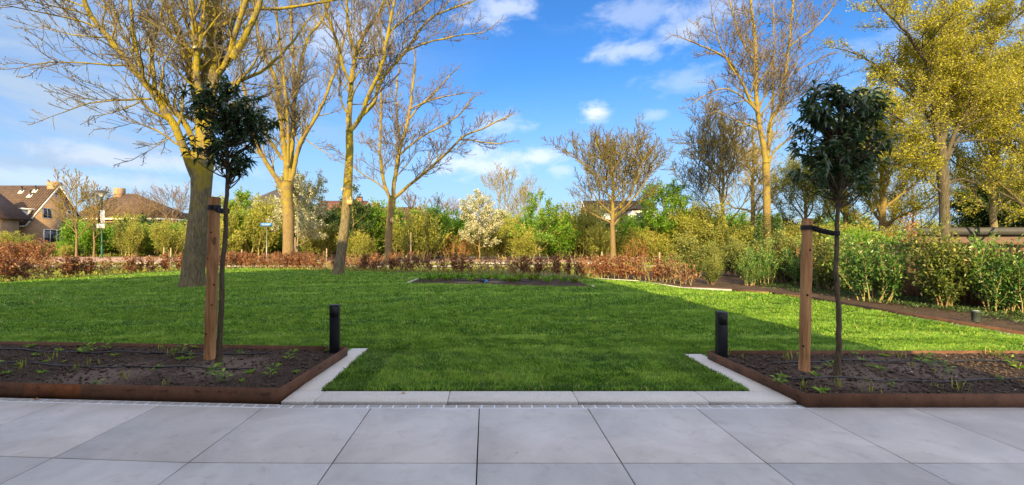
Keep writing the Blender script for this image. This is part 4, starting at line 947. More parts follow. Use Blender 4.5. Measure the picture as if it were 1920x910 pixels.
q([(1776, 345), (1790, 330), (1812, 336), (1840, 348), (1862, 355), (1886, 363), (1925, 392)], Y7 - .1, 9, 4, -1.5, outlen=3)
q([(1762, 280), (1742, 262), (1715, 245), (1690, 225), (1650, 200), (1610, 190)], Y7 - .2, 7, 3, -2, outlen=3.6)
q([(1780, 270), (1810, 262), (1850, 262), (1890, 270), (1930, 262)], Y7, 6, 3, -1, lv=1, outlen=4)
BIG7 = build_tree(T, 'broad_tree', 'wide tree covered in yellow-green spring flowers, grey trunk rising behind the fence', 'bark_plain', 'leaf_yellow', per_m=52, lsize=(.045, .10), lvmin=2, jit=.08, leafname='foliage', wr=.6, twigbark='twig_gray')

# ------------------------------------------------------------------ free-standing smaller trees
def auto(seed, base, h, r, crown0, spread, nl, up=.06, ang=42, lean=(0, 0), round_=.55, **k):
    """straight-leader tree: nl limbs up the leader from height crown0"""
    T = Tree(seed, **k); b = np.array(base, float); zz = np.linspace(0, h, 16); Q = np.c_[b[0] + lean[0] * (zz / h) ** 1.5 + T.r.normal(size=16) * .03 * (zz > .5), b[1] + lean[1] * (zz / h) + T.r.normal(size=16) * .03, b[2] + zz]
    rr = r * (1 - .93 * (zz / h) ** .9) + .006; rr[0] *= 1.25; T.trunk = (np.vstack([Q[0] - [0, 0, .2], Q]), np.r_[rr[0], rr])
    for i in range(nl):
        t = (i + .5) / nl; z = crown0 + (h - crown0) * t ** 1.0 * .96; f = z / h * 15; j = min(int(f), 14); p = Q[j] + (Q[j + 1] - Q[j]) * (f - j)
        a = i * 2.39996 + T.r.uniform(-.4, .4); el = R(ang + 25 * t + T.r.uniform(-8, 8)); L = spread * (math.sin(math.pi * min(1, (t * (1 - round_ * .4) + .28 * round_ + .12))) ** .7) * T.r.uniform(.75, 1.15)
        d = np.array([math.cos(a) * math.cos(el), math.sin(a) * math.cos(el), math.sin(el)])
        T.grow(p, d, max(.4, L), max(rr[j] * .5, .012), 1 if T.P.get('lv1') else 0)
    return T
Pq = lambda x, Y: ((x - CX) / F * Y, Y, hz(Y) - .03)
# bare oak-like tree centre right
T = auto(205, px(1148, 501, 28.5), 8.2, .20, 2.5, 4.6, 26, up=.1, ang=26, seg=.34, space=(.32, .22, .16), ratio=(.70, .58, .5), minr=.013, wig=.15, maxlen=3)
T.trunk[1][:] *= 1
build_tree(T, 'bare_tree', 'round-crowned bare tree with an orange-lit trunk, before the dark-roofed house', 'bark_tan', 'bud', per_m=1.2, lsize=(.03, .06), leafname='buds', twigbark='bark_dark', lum=.03)
# dark bare tree right of it
T = auto(206, Pq(1356, 33), 10.8, .17, 2.6, 6.2, 14, ang=34, seg=.38, space=(.32, .22, .16), ratio=(.68, .56, .5), minr=.016, wig=.17, maxlen=3.6)
build_tree(T, 'bare_tree', 'dark-limbed bare tree left of the ivy-footed tree, above the flat garage roof', 'bark_dark', 'leaf_olive', per_m=1.2, lsize=(.05, .08), leafname='buds', lum=.03)
T = auto(207, Pq(1412, 40), 13.2, .26, 3, 5.2, 15, ang=38, seg=.42, space=(.34, .24, .18), ratio=(.68, .56, .5), minr=.017, wig=.26, up=(-.02, -.06, -.08), maxlen=3.6)
build_tree(T, 'curly_willow', 'olive twisting willow crown just behind the ivy-footed tree', 'bark_tan', 'leaf_olive', per_m=4, lsize=(.07, .12), wr=.3, leafname='leaves', twigbark='twig_olive', lum=.03)
# background bare trees (left and centre)
for sd, x, Y, h, sp, lab, br_ in [(211, 143, 38, 8.0, 3.2, 'bare young tree with a straight pale trunk before the brick gable', 'bark_tan'), (212, 176, 41, 7.2, 3.0, 'bare tree close behind the street lamp, against the hip roof', 'bark_tan'),
                             (213, 268, 58, 8.6, 3.6, 'pinkish bare tree between the hip roof and the big trunk', 'twig_brown'), (214, 324, 55, 8.8, 3.8, 'pinkish bare tree just left of the big furrowed trunk', 'twig_brown'),
                             (215, 820, 48, 7.0, 2.4, 'small pale bare tree with upright twigs over the shrubs, centre', 'bark_tan'), (216, 945, 52, 10.5, 4.6, 'grey bare tree behind the white blossom tree', 'bark_gray'),
                             (217, 985, 58, 9.5, 4.0, 'thin bare tree right of the white blossom tree', 'bark_gray'), (218, 775, 44, 6.5, 2.6, 'bare brown tree right of the low bird box', 'twig_brown'),
                             (219, 850, 58, 7.4, 3.0, 'faint bare tree left of the white blossom tree', 'twig_brown')]:
    T = auto(sd, Pq(x, Y), h, .09, 1.6, sp, 16, ang=40, seg=.5, space=(.36, .28, .24), ratio=(.68, .56, .5), minr=.018, wig=.13, maxlen=3, lvl=3)
    build_tree(T, 'bare_tree', lab, br_, None, group='bare trees in the background', lum=.02, sides=(8, 5, 3, 3))
# trees with leaves in the middle distance
def leafy(seed, x, Y, h, sp, c0, r, nl, name, lab, bark, leaf, per_m, ls, jit, leafname='foliage', grp=None, cat='tree', wr=.6, **k):
    per_m *= 1.5; kk = dict(seg=.35, space=(.30, .20, .18), ratio=(.62, .55, .45), minr=.010, wig=.14, maxlen=2.4, lvl=2); kk.update(k)
    T = auto(seed, Pq(x, Y), h, r, c0, sp, nl, **kk)
    return build_tree(T, name, lab, bark, leaf, cat, grp, per_m, ls, 1, jit, wr, leafname, (8, 5, 3, 3), lum=.02)
leafy(221, 558, 35, 7.6, 2.9, 1.2, .09, 26, 'blossom_tree', 'greyish white blossom tree behind the forked tree', 'bark_gray', 'blossom', 34, (.09, .17), .08, 'blossom', 'white blossom trees', ang=22)
leafy(222, 899, 34, 5.6, 2.2, 1.0, .07, 26, 'blossom_tree', 'creamy white round blossom tree in the centre behind the hedge', 'bark_tan', 'blossom', 40, (.08, .16), .07, 'blossom', 'white blossom trees', ang=25)
leafy(223, 1012, 36, 6.1, 2.3, .7, .08, 20, 'young_green_tree', 'bright green tiered tree left of the dark-roofed house', 'bark_gray', 'leaf_spring', 24, (.10, .19), .08, ang=12)
leafy(224, 1243, 35, 6.4, 3.0, 1.0, .09, 22, 'young_green_tree', 'bright green spreading tree right of the dark-roofed house', 'bark_gray', 'leaf_spring', 24, (.10, .19), .09, ang=12)
leafy(225, 662, 37, 7.0, 1.9, .6, .08, 22, 'young_green_tree', 'narrow dark green tree directly behind the leaning trunk', 'bark_gray', 'leaf_dark', 36, (.10, .18), .1, ang=25)
leafy(226, 690, 39, 5.0, 2.4, .4, .08, 20, 'young_green_tree', 'green bushy tree between the two bird boxes', 'bark_gray', 'leaf_spring', 30, (.10, .18), .1, ang=20)
leafy(227, 452, 42, 6.8, 2.4, .5, .08, 20, 'young_green_tree', 'bright green tree right of the left young tree, under the skylight roof', 'bark_gray', 'leaf_spring', 34, (.11, .20), .1, ang=20)
leafy(228, 600, 43, 4.4, 3.0, .4, .08, 20, 'young_green_tree', 'dark green bushy tree below the greyish blossom tree', 'bark_gray', 'leaf_dark', 40, (.11, .20), .12, ang=20)
# yellow-green trees behind the fence
kw = dict(seg=.42, space=(.34, .24, .2), minr=.014, maxlen=3.4)
leafy(231, 1655, 27, 10.5, 4.4, 1.5, .26, 22, 'yellowing_tree', 'yellow-leaved tree with a stout lit trunk, right of the right young tree', 'bark_tan', 'leaf_yellow', 28, (.06, .13), .12, ang=35, **kw)
leafy(232, 1585, 31, 9.0, 3.8, 2.0, .18, 20, 'yellowing_tree', 'yellow-green tree directly behind the right young tree', 'bark_dark', 'leaf_olive', 32, (.07, .13), .12, ang=35, **kw)
leafy(233, 1862, 26, 13.0, 5.4, 3.0, .2, 28, 'yellowing_tree', 'yellow-green tree at the right behind the grey trunk', 'bark_gray', 'leaf_yellow', 22, (.06, .12), .12, ang=35, **kw)
leafy(234, 1950, 22, 12.0, 5.2, 2.6, .22, 26, 'yellowing_tree', 'yellow-green tree cut by the right edge, above the flat roof', 'bark_dark', 'leaf_yellow', 22, (.06, .12), .12, ang=35, **kw)
leafy(235, 1510, 35, 8.6, 4.0, 1.6, .16, 20, 'yellowing_tree', 'golden thin tree between the ivy-footed tree and the right young tree', 'bark_tan', 'leaf_olive', 24, (.07, .13), .12, ang=35, **kw)
leafy(236, 1815, 36, 8.6, 3.6, 1.5, .14, 18, 'bare_tree', 'thin bare tree right of the grey trunk, above the flat roof', 'bark_tan', 'leaf_olive', 3, (.07, .12), .12, ang=40, **kw)
leafy(237, 1712, 40, 9.0, 5.0, .8, .10, 26, 'bare_tree', 'bare fan-shaped tree between the two stout trunks behind the fence', 'bark_dark', 'leaf_olive', 1.5, (.05, .08), .1, ang=30, **kw)
leafy(238, 1905, 34, 5.8, 4.6, .4, .12, 26, 'evergreen_shrub', 'dark green bushy tree above the flat roof at the right edge', 'bark_dark', 'leaf_dark', 40, (.12, .2), .15, ang=20, **kw)
leafy(239, 1700, 14.5, 2.35, .75, .4, .03, 16, 'copper_beech', 'orange-leaved young beech rising above the fence', 'twig_brown', 'leaf_orange', 46, (.05, .08), .04, ang=25, space=(.2, .16, .12), seg=.15, maxlen=1)
leafy(240, 1300, 46, 4.6, 3.0, .3, .08, 20, 'yellowing_tree', 'golden shrub-like tree beside the flat garage roof', 'bark_tan', 'leaf_olive', 20, (.10, .18), .15, ang=30)

# ------------------------------------------------------------------ shrubs
def shrub_proto(seed, h, w, nst, leaf, per_m, ls, jit, stem='twig_brown', upright=.5, wr=.55, lvl=2, folded=False, space=(.22, .16, .12), shape='round'):
    T = Tree(seed, seg=.14 * max(1, h / 2), space=space, ratio=(.5, .45, .4), ang=(35, 40, 45), up=(.10, .06, .03), wig=.13, lvl=lvl, minr=.005, maxlen=.9 * w, start=.12)
    for i in range(nst):
        a = T.r.uniform(0, 6.28); rd = w * .5 * math.sqrt(T.r.random()) * .5; p = np.array([math.cos(a) * rd, math.sin(a) * rd, -.05])
        ln = (1 - upright) * T.r.uniform(.3, 1.2) ; d = np.array([math.cos(a) * ln, math.sin(a) * ln, 1.]); k = T.r.uniform(.6, 1.0) if shape == 'round' else (1.05 - .9 * rd / (w * .25 + 1e-6) * .55) * T.r.uniform(.75, 1)
        T.grow(p, d, h * k, .014 * h / 1.5, 0)
    t = thing('shrub', 'x', 'shrub', (0, 0, 0)); part('stems', T.mesh((5, 4, 3, 3)), stem, t, local=True)
    P, D = T.along(0, per_m, jit); P = P[P[:, 2] > .05]; D = D[:len(P)]; D = D + [0, 0, .3]
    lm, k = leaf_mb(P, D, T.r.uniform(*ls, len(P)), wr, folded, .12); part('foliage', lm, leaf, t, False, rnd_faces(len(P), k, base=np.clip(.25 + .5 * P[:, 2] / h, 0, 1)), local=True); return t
sp_g = shrub_proto(301, 3.0, 3.2, 16, 'leaf_spring', 44, (.09, .17), .10, upright=.45)
sp_o = shrub_proto(302, 2.8, 2.6, 20, 'leaf_olive', 30, (.08, .15), .08, 'twig_olive', .65, wr=.4)
sp_d = shrub_proto(303, 2.6, 3.2, 16, 'leaf_dark', 46, (.10, .18), .10, upright=.4)
sp_y = shrub_proto(304, 2.2, 2.0, 22, 'leaf_gold', 28, (.08, .14), .08, 'twig_olive', .8, wr=.35)
sp_b = shrub_proto(305, 1.6, 2.2, 18, 'leaf_orange', 14, (.06, .1), .06, 'twig_brown', .6, wr=.4)
fl3 = set()
SH = [  # proto, photo x, depth, scale, what singles it out
    (sp_g, 40, 43, .55, 'green shrub at the far left in front of the brick gable'), (sp_o, 20, 43, .8, 'olive shrub at the left edge above the dark red hedge'),
    (sp_y, 122, 41, .5, 'golden shrub left of the bare young tree before the brick gable'), (sp_g, 172, 44, 1.05, 'green shrub left of the street lamp'), (sp_g, 212, 46, 1.0, 'green shrub right of the street lamp'),
    (sp_o, 240, 42, 1.0, 'olive shrub under the hip roof'), (sp_g, 290, 45, 1.15, 'green shrub under the right end of the hip roof'), (sp_o, 325, 41, 1.0, 'olive shrub touching the left side of the big trunk'),
    (sp_y, 425, 37, 1.1, 'golden shrub just right of the left stake'), (sp_o, 462, 38, 1.25, 'olive shrub left of the blue street sign'), (sp_g, 488, 41, 1.2, 'green shrub behind the blue street sign'),
    (sp_d, 575, 40, 1.0, 'dark green shrub right of the forked tree'), (sp_d, 618, 39, .95, 'dark green shrub left of the leaning trunk'), (sp_o, 596, 37, .7, 'low olive shrub under the dark green ones'),
    (sp_y, 672, 36, .9, 'golden shrub just right of the leaning trunk'), (sp_g, 702, 41, 1.1, 'green shrub left of the low bird box'), (sp_o, 760, 38, 1.1, 'olive shrub right of the low bird box'),
    (sp_y, 792, 37, 1.3, 'golden shrub with tall bare stems in the centre left'), (sp_g, 830, 40, 1.15, 'green shrub left of the creamy blossom tree'), (sp_b, 856, 37, 1.0, 'brownish shrub under the left side of the creamy blossom tree'),
    (sp_y, 905, 38, .9, 'golden shrub behind the trunk of the creamy blossom tree'), (sp_o, 955, 39, 1.0, 'olive shrub right of the creamy blossom tree'), (sp_y, 985, 36, .9, 'golden shrub left of the tiered green tree'),
    (sp_g, 1040, 38, .9, 'green shrub right of the tiered green tree'), (sp_o, 1075, 38, 1.2, 'olive shrub before the left end of the dark-roofed house'), (sp_d, 1105, 41, .95, 'dark green shrub under the white bargeboard'),
    (sp_y, 1125, 36, .85, 'golden shrub left of the orange-lit trunk'), (sp_o, 1168, 36, .75, 'olive shrub right of the orange-lit trunk'), (sp_g, 1205, 37, .8, 'green shrub below the spreading green tree'),
    (sp_y, 1235, 34, .9, 'golden shrub below the trunk of the spreading green tree'), (sp_b, 1195, 34, .8, 'brownish low shrub before the white-framed windows'), (sp_g, 1275, 36, .85, 'green shrub under the flat garage roof'),
    (sp_o, 1325, 33, 1.0, 'olive shrub left of the dark-limbed bare tree'), (sp_o, 1395, 30, 1.1, 'olive shrub left of the ivy-wrapped trunk'), (sp_y, 1480, 26, 1.0, 'golden shrub right of the ivy-wrapped trunk'),
    (sp_o, 1545, 26, 1.0, 'olive shrub behind the right stake'), (sp_g, 1618, 21, .6, 'green shrub behind the fence near the orange beech'), (sp_o, 1600, 24, 1.0, 'olive shrub behind the fence right of the right young trunk')]
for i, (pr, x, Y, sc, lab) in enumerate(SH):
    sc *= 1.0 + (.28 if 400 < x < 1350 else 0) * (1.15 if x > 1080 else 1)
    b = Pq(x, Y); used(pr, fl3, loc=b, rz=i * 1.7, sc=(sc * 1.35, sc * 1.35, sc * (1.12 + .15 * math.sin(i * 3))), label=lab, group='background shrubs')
ro = np.random.default_rng(55)
BACK = {id(sp_g): 'green', id(sp_o): 'olive', id(sp_d): 'dark green', id(sp_y): 'golden'}
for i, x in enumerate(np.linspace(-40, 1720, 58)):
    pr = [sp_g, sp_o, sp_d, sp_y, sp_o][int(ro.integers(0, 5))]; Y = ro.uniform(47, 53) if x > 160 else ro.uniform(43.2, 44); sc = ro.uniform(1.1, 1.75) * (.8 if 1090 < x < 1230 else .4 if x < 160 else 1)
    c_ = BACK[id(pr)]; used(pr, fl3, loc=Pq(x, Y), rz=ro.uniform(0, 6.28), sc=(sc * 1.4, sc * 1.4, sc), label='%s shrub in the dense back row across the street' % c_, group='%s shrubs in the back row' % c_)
# shrubs in the right border
lp = shrub_proto(311, 1.55, 1.25, 16, 'leaf_laurel', 60, (.06, .11), .05, 'twig_olive', .55, .42, 1, True, (.13, .1, .1))
lp2 = shrub_proto(312, 1.7, 1.1, 14, 'leaf_laurel', 56, (.06, .11), .05, 'twig_olive', .75, .42, 1, True, (.13, .1, .1))
cn = shrub_proto(313, 1.95, .62, 20, 'leaf_border_gold', 75, (.06, .10), .05, 'twig_brown', .86, .42, 1, True, (.11, .1, .1), 'cone')
cn2 = shrub_proto(314, 1.5, .9, 16, 'leaf_border_gold', 70, (.05, .09), .05, 'twig_brown', .7, .45, 1, True, (.11, .1, .1))
RB = [(lp, 1640, 560, 11.0, .98, 'broad glossy laurel bush right of the right young trunk'), (cn, 1766, 572, 9.9, .98, 'tall pointed golden-leaved bush against the brown fence'),
      (lp2, 1872, 590, 9.2, .76, 'laurel bush with upright shoots near the right edge'), (lp, 1925, 590, 8.9, .85, 'laurel bush cut by the right edge'), (cn2, 1552, 550, 13.4, 1.1, 'golden bush behind the right stake'),
      (lp2, 1588, 552, 13.5, .8, 'narrow laurel bush behind the right young trunk'), (cn2, 1460, 545, 16.5, 1.1, 'golden bush right of the ivy-wrapped foot'), (cn, 1392, 540, 18.4, .82, 'golden-green upright bush left of the ivy-wrapped foot'),
      (cn2, 1300, 538, 19.0, 1.1, 'golden-green bush at the left end of the shrub border'), (cn2, 1370, 530, 19.8, 1.0, 'small golden bush between the two left border bushes'), (lp2, 1500, 550, 15.0, .8, 'laurel bush just left of the right stake'),
      (lp, 1812, 570, 10.6, .5, 'low laurel bush right of the tall pointed bush'),
      (lp2, 1432, 548, 15.4, .75, 'low laurel bush in front of the ivy-wrapped foot'), (cn, 1340, 536, 18.6, .75, 'upright golden bush second from the left end of the shrub border'), (lp, 1530, 550, 14.6, .7, 'laurel bush just right of the right stake'),
      (cn2, 1262, 532, 17.9, .62, 'small golden bush at the front of the border behind the lawn corner'), (cn2, 1335, 540, 15.6, .6, 'low golden bush beside the pale edge stone of the border'),
      (lp2, 1405, 546, 15.2, .55, 'low laurel bush at the front of the border left of the ivy-wrapped foot')]
fl4 = set()
for i, (pr, x, y, Y, sc, lab) in enumerate(RB):
    used(pr, fl4, loc=((x - CX) / F * Y, Y, .07), rz=i * 2.1, sc=(sc * 1.06, sc * 1.06, sc * 1.18), label=lab, group='shrubs in the right border')
# ground cover in the right border
P = []
while len(P) < 2600:
    p = (rng.uniform(8.9, 12), rng.uniform(5.7, 16))
    if inpoly(np.array([p]), BORDER)[0] and (p[0] > 9.6 + .5 * mn.noise((p[0] * 1.3, p[1] * 1.3, 0)) or rng.random() < .05): P.append((*p, .09))
P = np.repeat(np.array(P), 7, 0); n = len(P); P[:, :2] += rng.normal(size=(n, 2)) * .05; D = np.c_[rng.normal(size=(n, 2)) * .8, np.full(n, .9)]
lm, k = leaf_mb(P, D, rng.uniform(.03, .08, n), .35); o = link('ground_cover', lm.mesh('ground_cover', rnd=rnd_faces(n, k)), 'leaf_dark'); tag(o, 'low green ground cover between the border shrubs', 'ground cover', kind='stuff')
# weeds and grass at the foot of the hedges and on the verge
def verge(n, xr, yr, h, poly_excl=LAWN, cond=None):
    P = np.c_[rng.uniform(*xr, n), rng.uniform(*yr, n)]; P = P[~inpoly(P, poly_excl) & ~inpoly(P, BORDER)]
    cl = np.array([mn.noise((x * .45, y * .45, 7)) for x, y in P]); P = P[cl > -.12]; n = len(P)
    z = np.array([hz(y) - .03 for y in P[:, 1]]); D = np.c_[rng.normal(size=(n, 2)) * .45, np.ones(n)]
    return np.c_[P, z], D, rng.uniform(.5, 1.3, n) * h
Pv = []; Dv = []; Sv = []
for a in (verge(42000, (-34, 12), (14, 28.5), .17), verge(26000, (-44, 30), (30.7, 33), .16), verge(22000, (-62, 45), (42.6, 47), .32)):
    ok = ~((a[0][:, 0] > -20.6) & (a[0][:, 0] < 9) & (a[0][:, 1] < 14)); Pv.append(a[0][ok]); Dv.append(a[1][ok]); Sv.append(a[2][ok])
Pv = np.concatenate(Pv); Dv = np.concatenate(Dv); Sv = np.concatenate(Sv); lm, k = leaf_mb(Pv, Dv, Sv, .22); o = link('verge_grass', lm.mesh('verge_grass', rnd=rnd_faces(len(Pv), k)), 'leaf_olive'); tag(o, 'rough yellow-green grass on the verge behind the hedge', 'grass', kind='stuff')

# ------------------------------------------------------------------ beech saplings of the low hedge
def sap_proto(seed, h, dens):
    T = Tree(seed, seg=.09, space=(.085, .08, .06), ratio=(.34, .4, .4), ang=(42, 45, 45), up=(.06, .04, .03), wig=.10, lvl=1, minr=.003, start=.12, maxlen=.4)
    for i in range(T.r.integers(1, 3)):
        T.grow(np.array([T.r.normal() * .03, T.r.normal() * .03, -.05]), np.array([T.r.normal() * .10, T.r.normal() * .10, 1.]), h * T.r.uniform(.8, 1), .011, 0)
    t = thing('beech_sapling', 'x', 'hedge plant', (0, 0, 0)); part('stem', T.mesh((5, 3, 3)), 'twig_olive', t, local=True)
    P, D = T.along(1, dens, .025); k_ = P[:, 2] > h * .10; P, D = P[k_], D[k_]; lm, k = leaf_mb(P, D, T.r.uniform(.055, .095, len(P)), .65, True, .3)
    part('leaves', lm, 'leaf_copper', t, False, rnd_faces(len(P), k), local=True); return t
saps = [sap_proto(400 + i, h, dn) for i, (h, dn) in enumerate([(1.1, 80), (1.0, 50), (1.15, 105), (1.05, 26), (1.1, 12)])]
fl5 = set(); PP = np.array(path[1:]); seg = np.linalg.norm(np.diff(PP, axis=0), axis=1); cum = np.r_[0, np.cumsum(seg)]
u = np.arange(.1, cum[-1], .165); rs = np.random.default_rng(9)
for i, s_ in enumerate(u):
    x, y = np.interp(s_, cum, PP[:, 0]), np.interp(s_, cum, PP[:, 1]); x += rs.normal() * .07; y += rs.normal() * .07
    clump = mn.noise((s_ * .55, 3, 1)); w = np.array([.25, .2, .2, .2, .15]); w = w * (np.array([1.6, 1, 2.2, .4, .2]) if clump > .05 else np.array([.7, 1, .4, 1.5, 1.6])); j = int(rs.choice(5, p=w / w.sum()))
    if s_ < 14.4: lab, gr = 'rust-leaved beech sapling in the sunlit low hedge at the left edge of the lawn', 'beech saplings of the left hedge'
    elif s_ < 28: lab, gr = 'rust-leaved beech sapling in the shaded low hedge along the far lawn edge', 'beech saplings of the far hedge'
    else: lab, gr = 'rust-leaved beech sapling in the sunlit low hedge right of the lawn bed', 'beech saplings of the right hedge'
    used(saps[j], fl5, loc=(x, y, .0), rz=rs.uniform(0, 6.28), sc=rs.uniform(.95, 1.25), label=lab, group=gr)
bp = Tree(430, seg=.14, space=(.12, .1, .08), ratio=(.4, .4, .4), ang=(40, 45, 45), up=(.06, .04, .03), wig=.12, lvl=1, minr=.004, start=.1, maxlen=.6)
for i in range(16): bp.grow(np.array([rs.normal() * .35, rs.normal() * .2, -.05]), np.array([rs.normal() * .2, rs.normal() * .2, 1.]), rs.uniform(1.4, 1.9), .012, 0)
t = thing('beech_bush', 'x', 'hedge', (0, 0, 0)); part('stems', bp.mesh((4, 3, 3)), 'twig_brown', t, local=True)
P, D = bp.along(0, 26, .05); lm, k = leaf_mb(P, D, bp.r.uniform(.07, .11, len(P)), .6); part('leaves', lm, 'leaf_copper', t, False, rnd_faces(len(P), k), local=True)
fl6 = set()
for i in range(8):
    used(t, fl6, loc=(-33.0 + i * .95, 24.8 + .12 * i, 0), rz=i * 3.14159 + rs.normal() * .2, sc=rs.uniform(.92, 1.06), label='dense dark red beech bush in the taller hedge at the left edge', group='beech bushes of the tall left hedge')
for i, (x, Y) in enumerate([(520, 30.2), (556, 30.0), (458, 31.0), (575, 29.8), (437, 31.5)]):
    used(t, fl6, loc=(Pq(x, Y)[0], Y, .0), rz=i, sc=.55, label='low copper beech bush around the foot of the forked tree', group='low beech bushes by the forked tree')
# ------------------------------------------------------------------ fence behind the border
f = thing('board_fence', 'brown boarded garden fence behind the right shrub border', 'fence', (11.2, 9, 0))
FX = [(11.05, 4.5), (11.15, 9), (11.3, 13), (11.6, 17.5)]
mb = MB(); pm = MB(); cp = MB()
for (x0, y0), (x1, y1) in zip(FX[:-1], FX[1:]):
    L = math.hypot(x1 - x0, y1 - y0); n = int(L / .145)
    for i in range(n):
        t0 = (i + .04) / n; t1 = (i + .96) / n; dz = rng.uniform(-.006, .006)
        mb.beam((x0 + (x1 - x0) * t0, y0 + (y1 - y0) * t0, .72 + dz), (x0 + (x1 - x0) * t1, y0 + (y1 - y0) * t1, .72 + dz), .02, 1.56)
    cp.beam((x0, y0, 1.525), (x1, y1, 1.525), .07, .03)
part('boards', mb, 'fence', f); part('cap_rail', cp, 'fence', f)
for i, y in enumerate(np.arange(5, 17.6, 1.83)):
    x = float(np.interp(y, [p[1] for p in FX], [p[0] for p in FX])); q = MB(); q.box(x - .10, x - .015, y - .035, y + .035, -.05, 1.50); part('post', q, 'fence', f)
# low wire fence behind the far hedge
wf = thing('wire_fence', 'low wire fence with wooden posts behind the beech hedge', 'fence', (0, 26, 0)); wp = [(-19.9, 17), (-18.4, 23.8), (-15.6, 27.8), (-8.6, 25.8), (-4.4, 24), (1.6, 21.9), (5.1, 19.7)]
mb = MB()
for (x0, y0), (x1, y1) in zip(wp[:-1], wp[1:]):
    for z in (.3, .6): mb.tube([(x0, y0, z), (x1, y1, z)], .004, 4, False)
part('wires', mb, 'zinc', wf)
for i, (x, y) in enumerate(wp):
    q = MB(); q.tube([(x, y, -.1), (x, y, .88), (x, y, .90)], [.035, .035, .025], 8); part('post', q, 'concrete_post', wf)
# loose stakes behind the hedge
for i, (x, Y, h, lab) in enumerate([(307, 27.5, 1.35, 'left of two wooden posts left of the big trunk'), (320, 27.6, 1.3, 'right of two wooden posts left of the big trunk'), (453, 29, 1.2, 'wooden post left of the blue street sign'),
                                    (553, 33.5, 2.0, 'pale stake right of the forked tree trunk'), (612, 30, 1.25, 'wooden post left of the leaning trunk'), (770, 33.5, 2.4, 'slim pale stake right of the low bird box'),
                                    (1128, 26, 1.1, 'wooden post left of the orange-lit trunk'), (1236, 24, 1.1, 'wooden post in the hedge under the spreading green tree')]):
    b = Pq(x, Y); q = MB(); q.tube([(b[0], b[1], b[2] - .1), (b[0] + .02, b[1], b[2] + h * .96), (b[0] + .02, b[1], b[2] + h)], [.045, .043, .03], 8); o = link('wooden_post', q.mesh('wooden_post', b), 'concrete_post'); o.location = b
    tag(o, lab, 'post', 'wooden posts behind the hedge')
# ------------------------------------------------------------------ bird boxes
def birdbox(c, w, h, d, label):
    t = thing('bird_box', label, 'bird box', tuple(c)); x, y, z = c
    mb = MB(); mb.prism([(x - w / 2, z), (x + w / 2, z), (x + w / 2, z + h), (x - w / 2, z + h)], 1, y - d / 2, y + d / 2); part('box', mb, 'birdbox', t)
    mb = MB(); mb.beam((x, y - d * .68, z + h * .99), (x, y + d * .55, z + h * 1.10), w * 1.2, .02); part('roof', mb, 'birdbox', t)
    mb = MB(); mb.tube([(x, y - d / 2 - .004, z + h * .68), (x, y - d / 2 + .01, z + h * .68)], .018, 12); part('entrance_hole', mb, 'dark_hole', t)
    mb = MB(); mb.box(x - .025, x + .025, y + d / 2 + .002, y + d / 2 + .022, z - .10, z + h + .14); part('mounting_batten', mb, 'birdbox', t)
c = px(656, 384, 21.18); birdbox(c, .25, .26, .20, 'plywood bird box on the leaning yellow-green trunk')
c = px(735, 417, 32.6); birdbox(c, .24, .28, .2, 'small bird box on the trunk of the tree with the long right limb')
# ------------------------------------------------------------------ street lamp with board
b = Pq(191, 40); t = thing('street_lamp', 'dark green street lamp with a conical hood standing behind the left hedge', 'street lamp', b); x, y, z = b
mb = MB(); mb.tube([(x, y, z), (x, y, z + 1.1), (x, y, z + 1.14), (x, y, z + 5.6)], [.085, .085, .058, .045], 12); part('pole', mb, 'lamp_green', t, True)
mb = MB(); mb.lathe([(.06, 0), (.10, .06), (.10, .10)], (x, y, z + 5.55), 12); part('collar', mb, 'lamp_dark', t, True)
mb = MB(); mb.lathe([(.10, 0), (.42, .38)], (x, y, z + 5.66), 18); part('lamp_shade', mb, 'lamp_glass', t, True)
mb = MB(); mb.lathe([(.52, 0), (.50, .03), (.12, .16), (.03, .22)], (x, y, z + 6.04), 18); part('hood', mb, 'lamp_dark', t, True)
tb = thing('notice_board', 'narrow white-edged board strapped to the street lamp pole', 'sign', (x, y, z + 3)); 
mb = MB(); mb.box(x - .30, x - .06, y - .10, y - .07, z + 3.25, z + 4.35); part('dark_panel', mb, 'lamp_dark', tb)
mb = MB(); mb.box(x - .04, x + .34, y - .10, y - .07, z + 3.2, z + 4.4); part('white_panel', mb, 'white_paint', tb)
mb = MB(); mb.box(x - .38, x + .34, y - .10, y - .07, z + 2.75, z + 3.15); part('lower_panel', mb, 'white_paint', tb)
mb = MB(); mb.box(x - .09, x + .09, y - .069, y + .06, z + 2.9, z + 2.96); mb.box(x - .09, x + .09, y - .069, y + .06, z + 4.0, z + 4.06); part('bracket', mb, 'zinc', tb)
# ------------------------------------------------------------------ blue street name sign
b = Pq(500, 31); t = thing('street_sign', 'blue street name plate on a thin pale pole left of the forked tree', 'street sign', b); x, y, z = b
mb = MB(); mb.tube([(x, y, z - .1), (x, y, z + 2.95)], .032, 8); part('pole', mb, 'zinc', t, True)
pl = MB(); pl.box(x - .43, x + .43, y - .055, y - .035, z + 2.78, z + 3.02); p_ = part('name_plate', pl, 'sign_blue', t)
for (a, w_, zz, hh) in ((-.34, .22, .0, .05), (-.09, .10, .0, .05), (.04, .30, .0, .05), (-.30, .5, -.065, .02)):   # lettering is too small to read in the photograph
    q = MB(); nn = max(2, int(w_ / .05))
    for k in range(nn): q.box(x + a + k * w_ / nn, x + a + (k + .62) * w_ / nn, y - .059, y - .0555, z + 2.91 + zz, z + 2.91 + zz + hh)
    part('lettering', q, 'white_paint', p_, root=t)
mb = MB(); mb.box(x - .05, x + .05, y - .034, y + .034, z + 2.84, z + 2.90); part('clamp', mb, 'zinc', t)
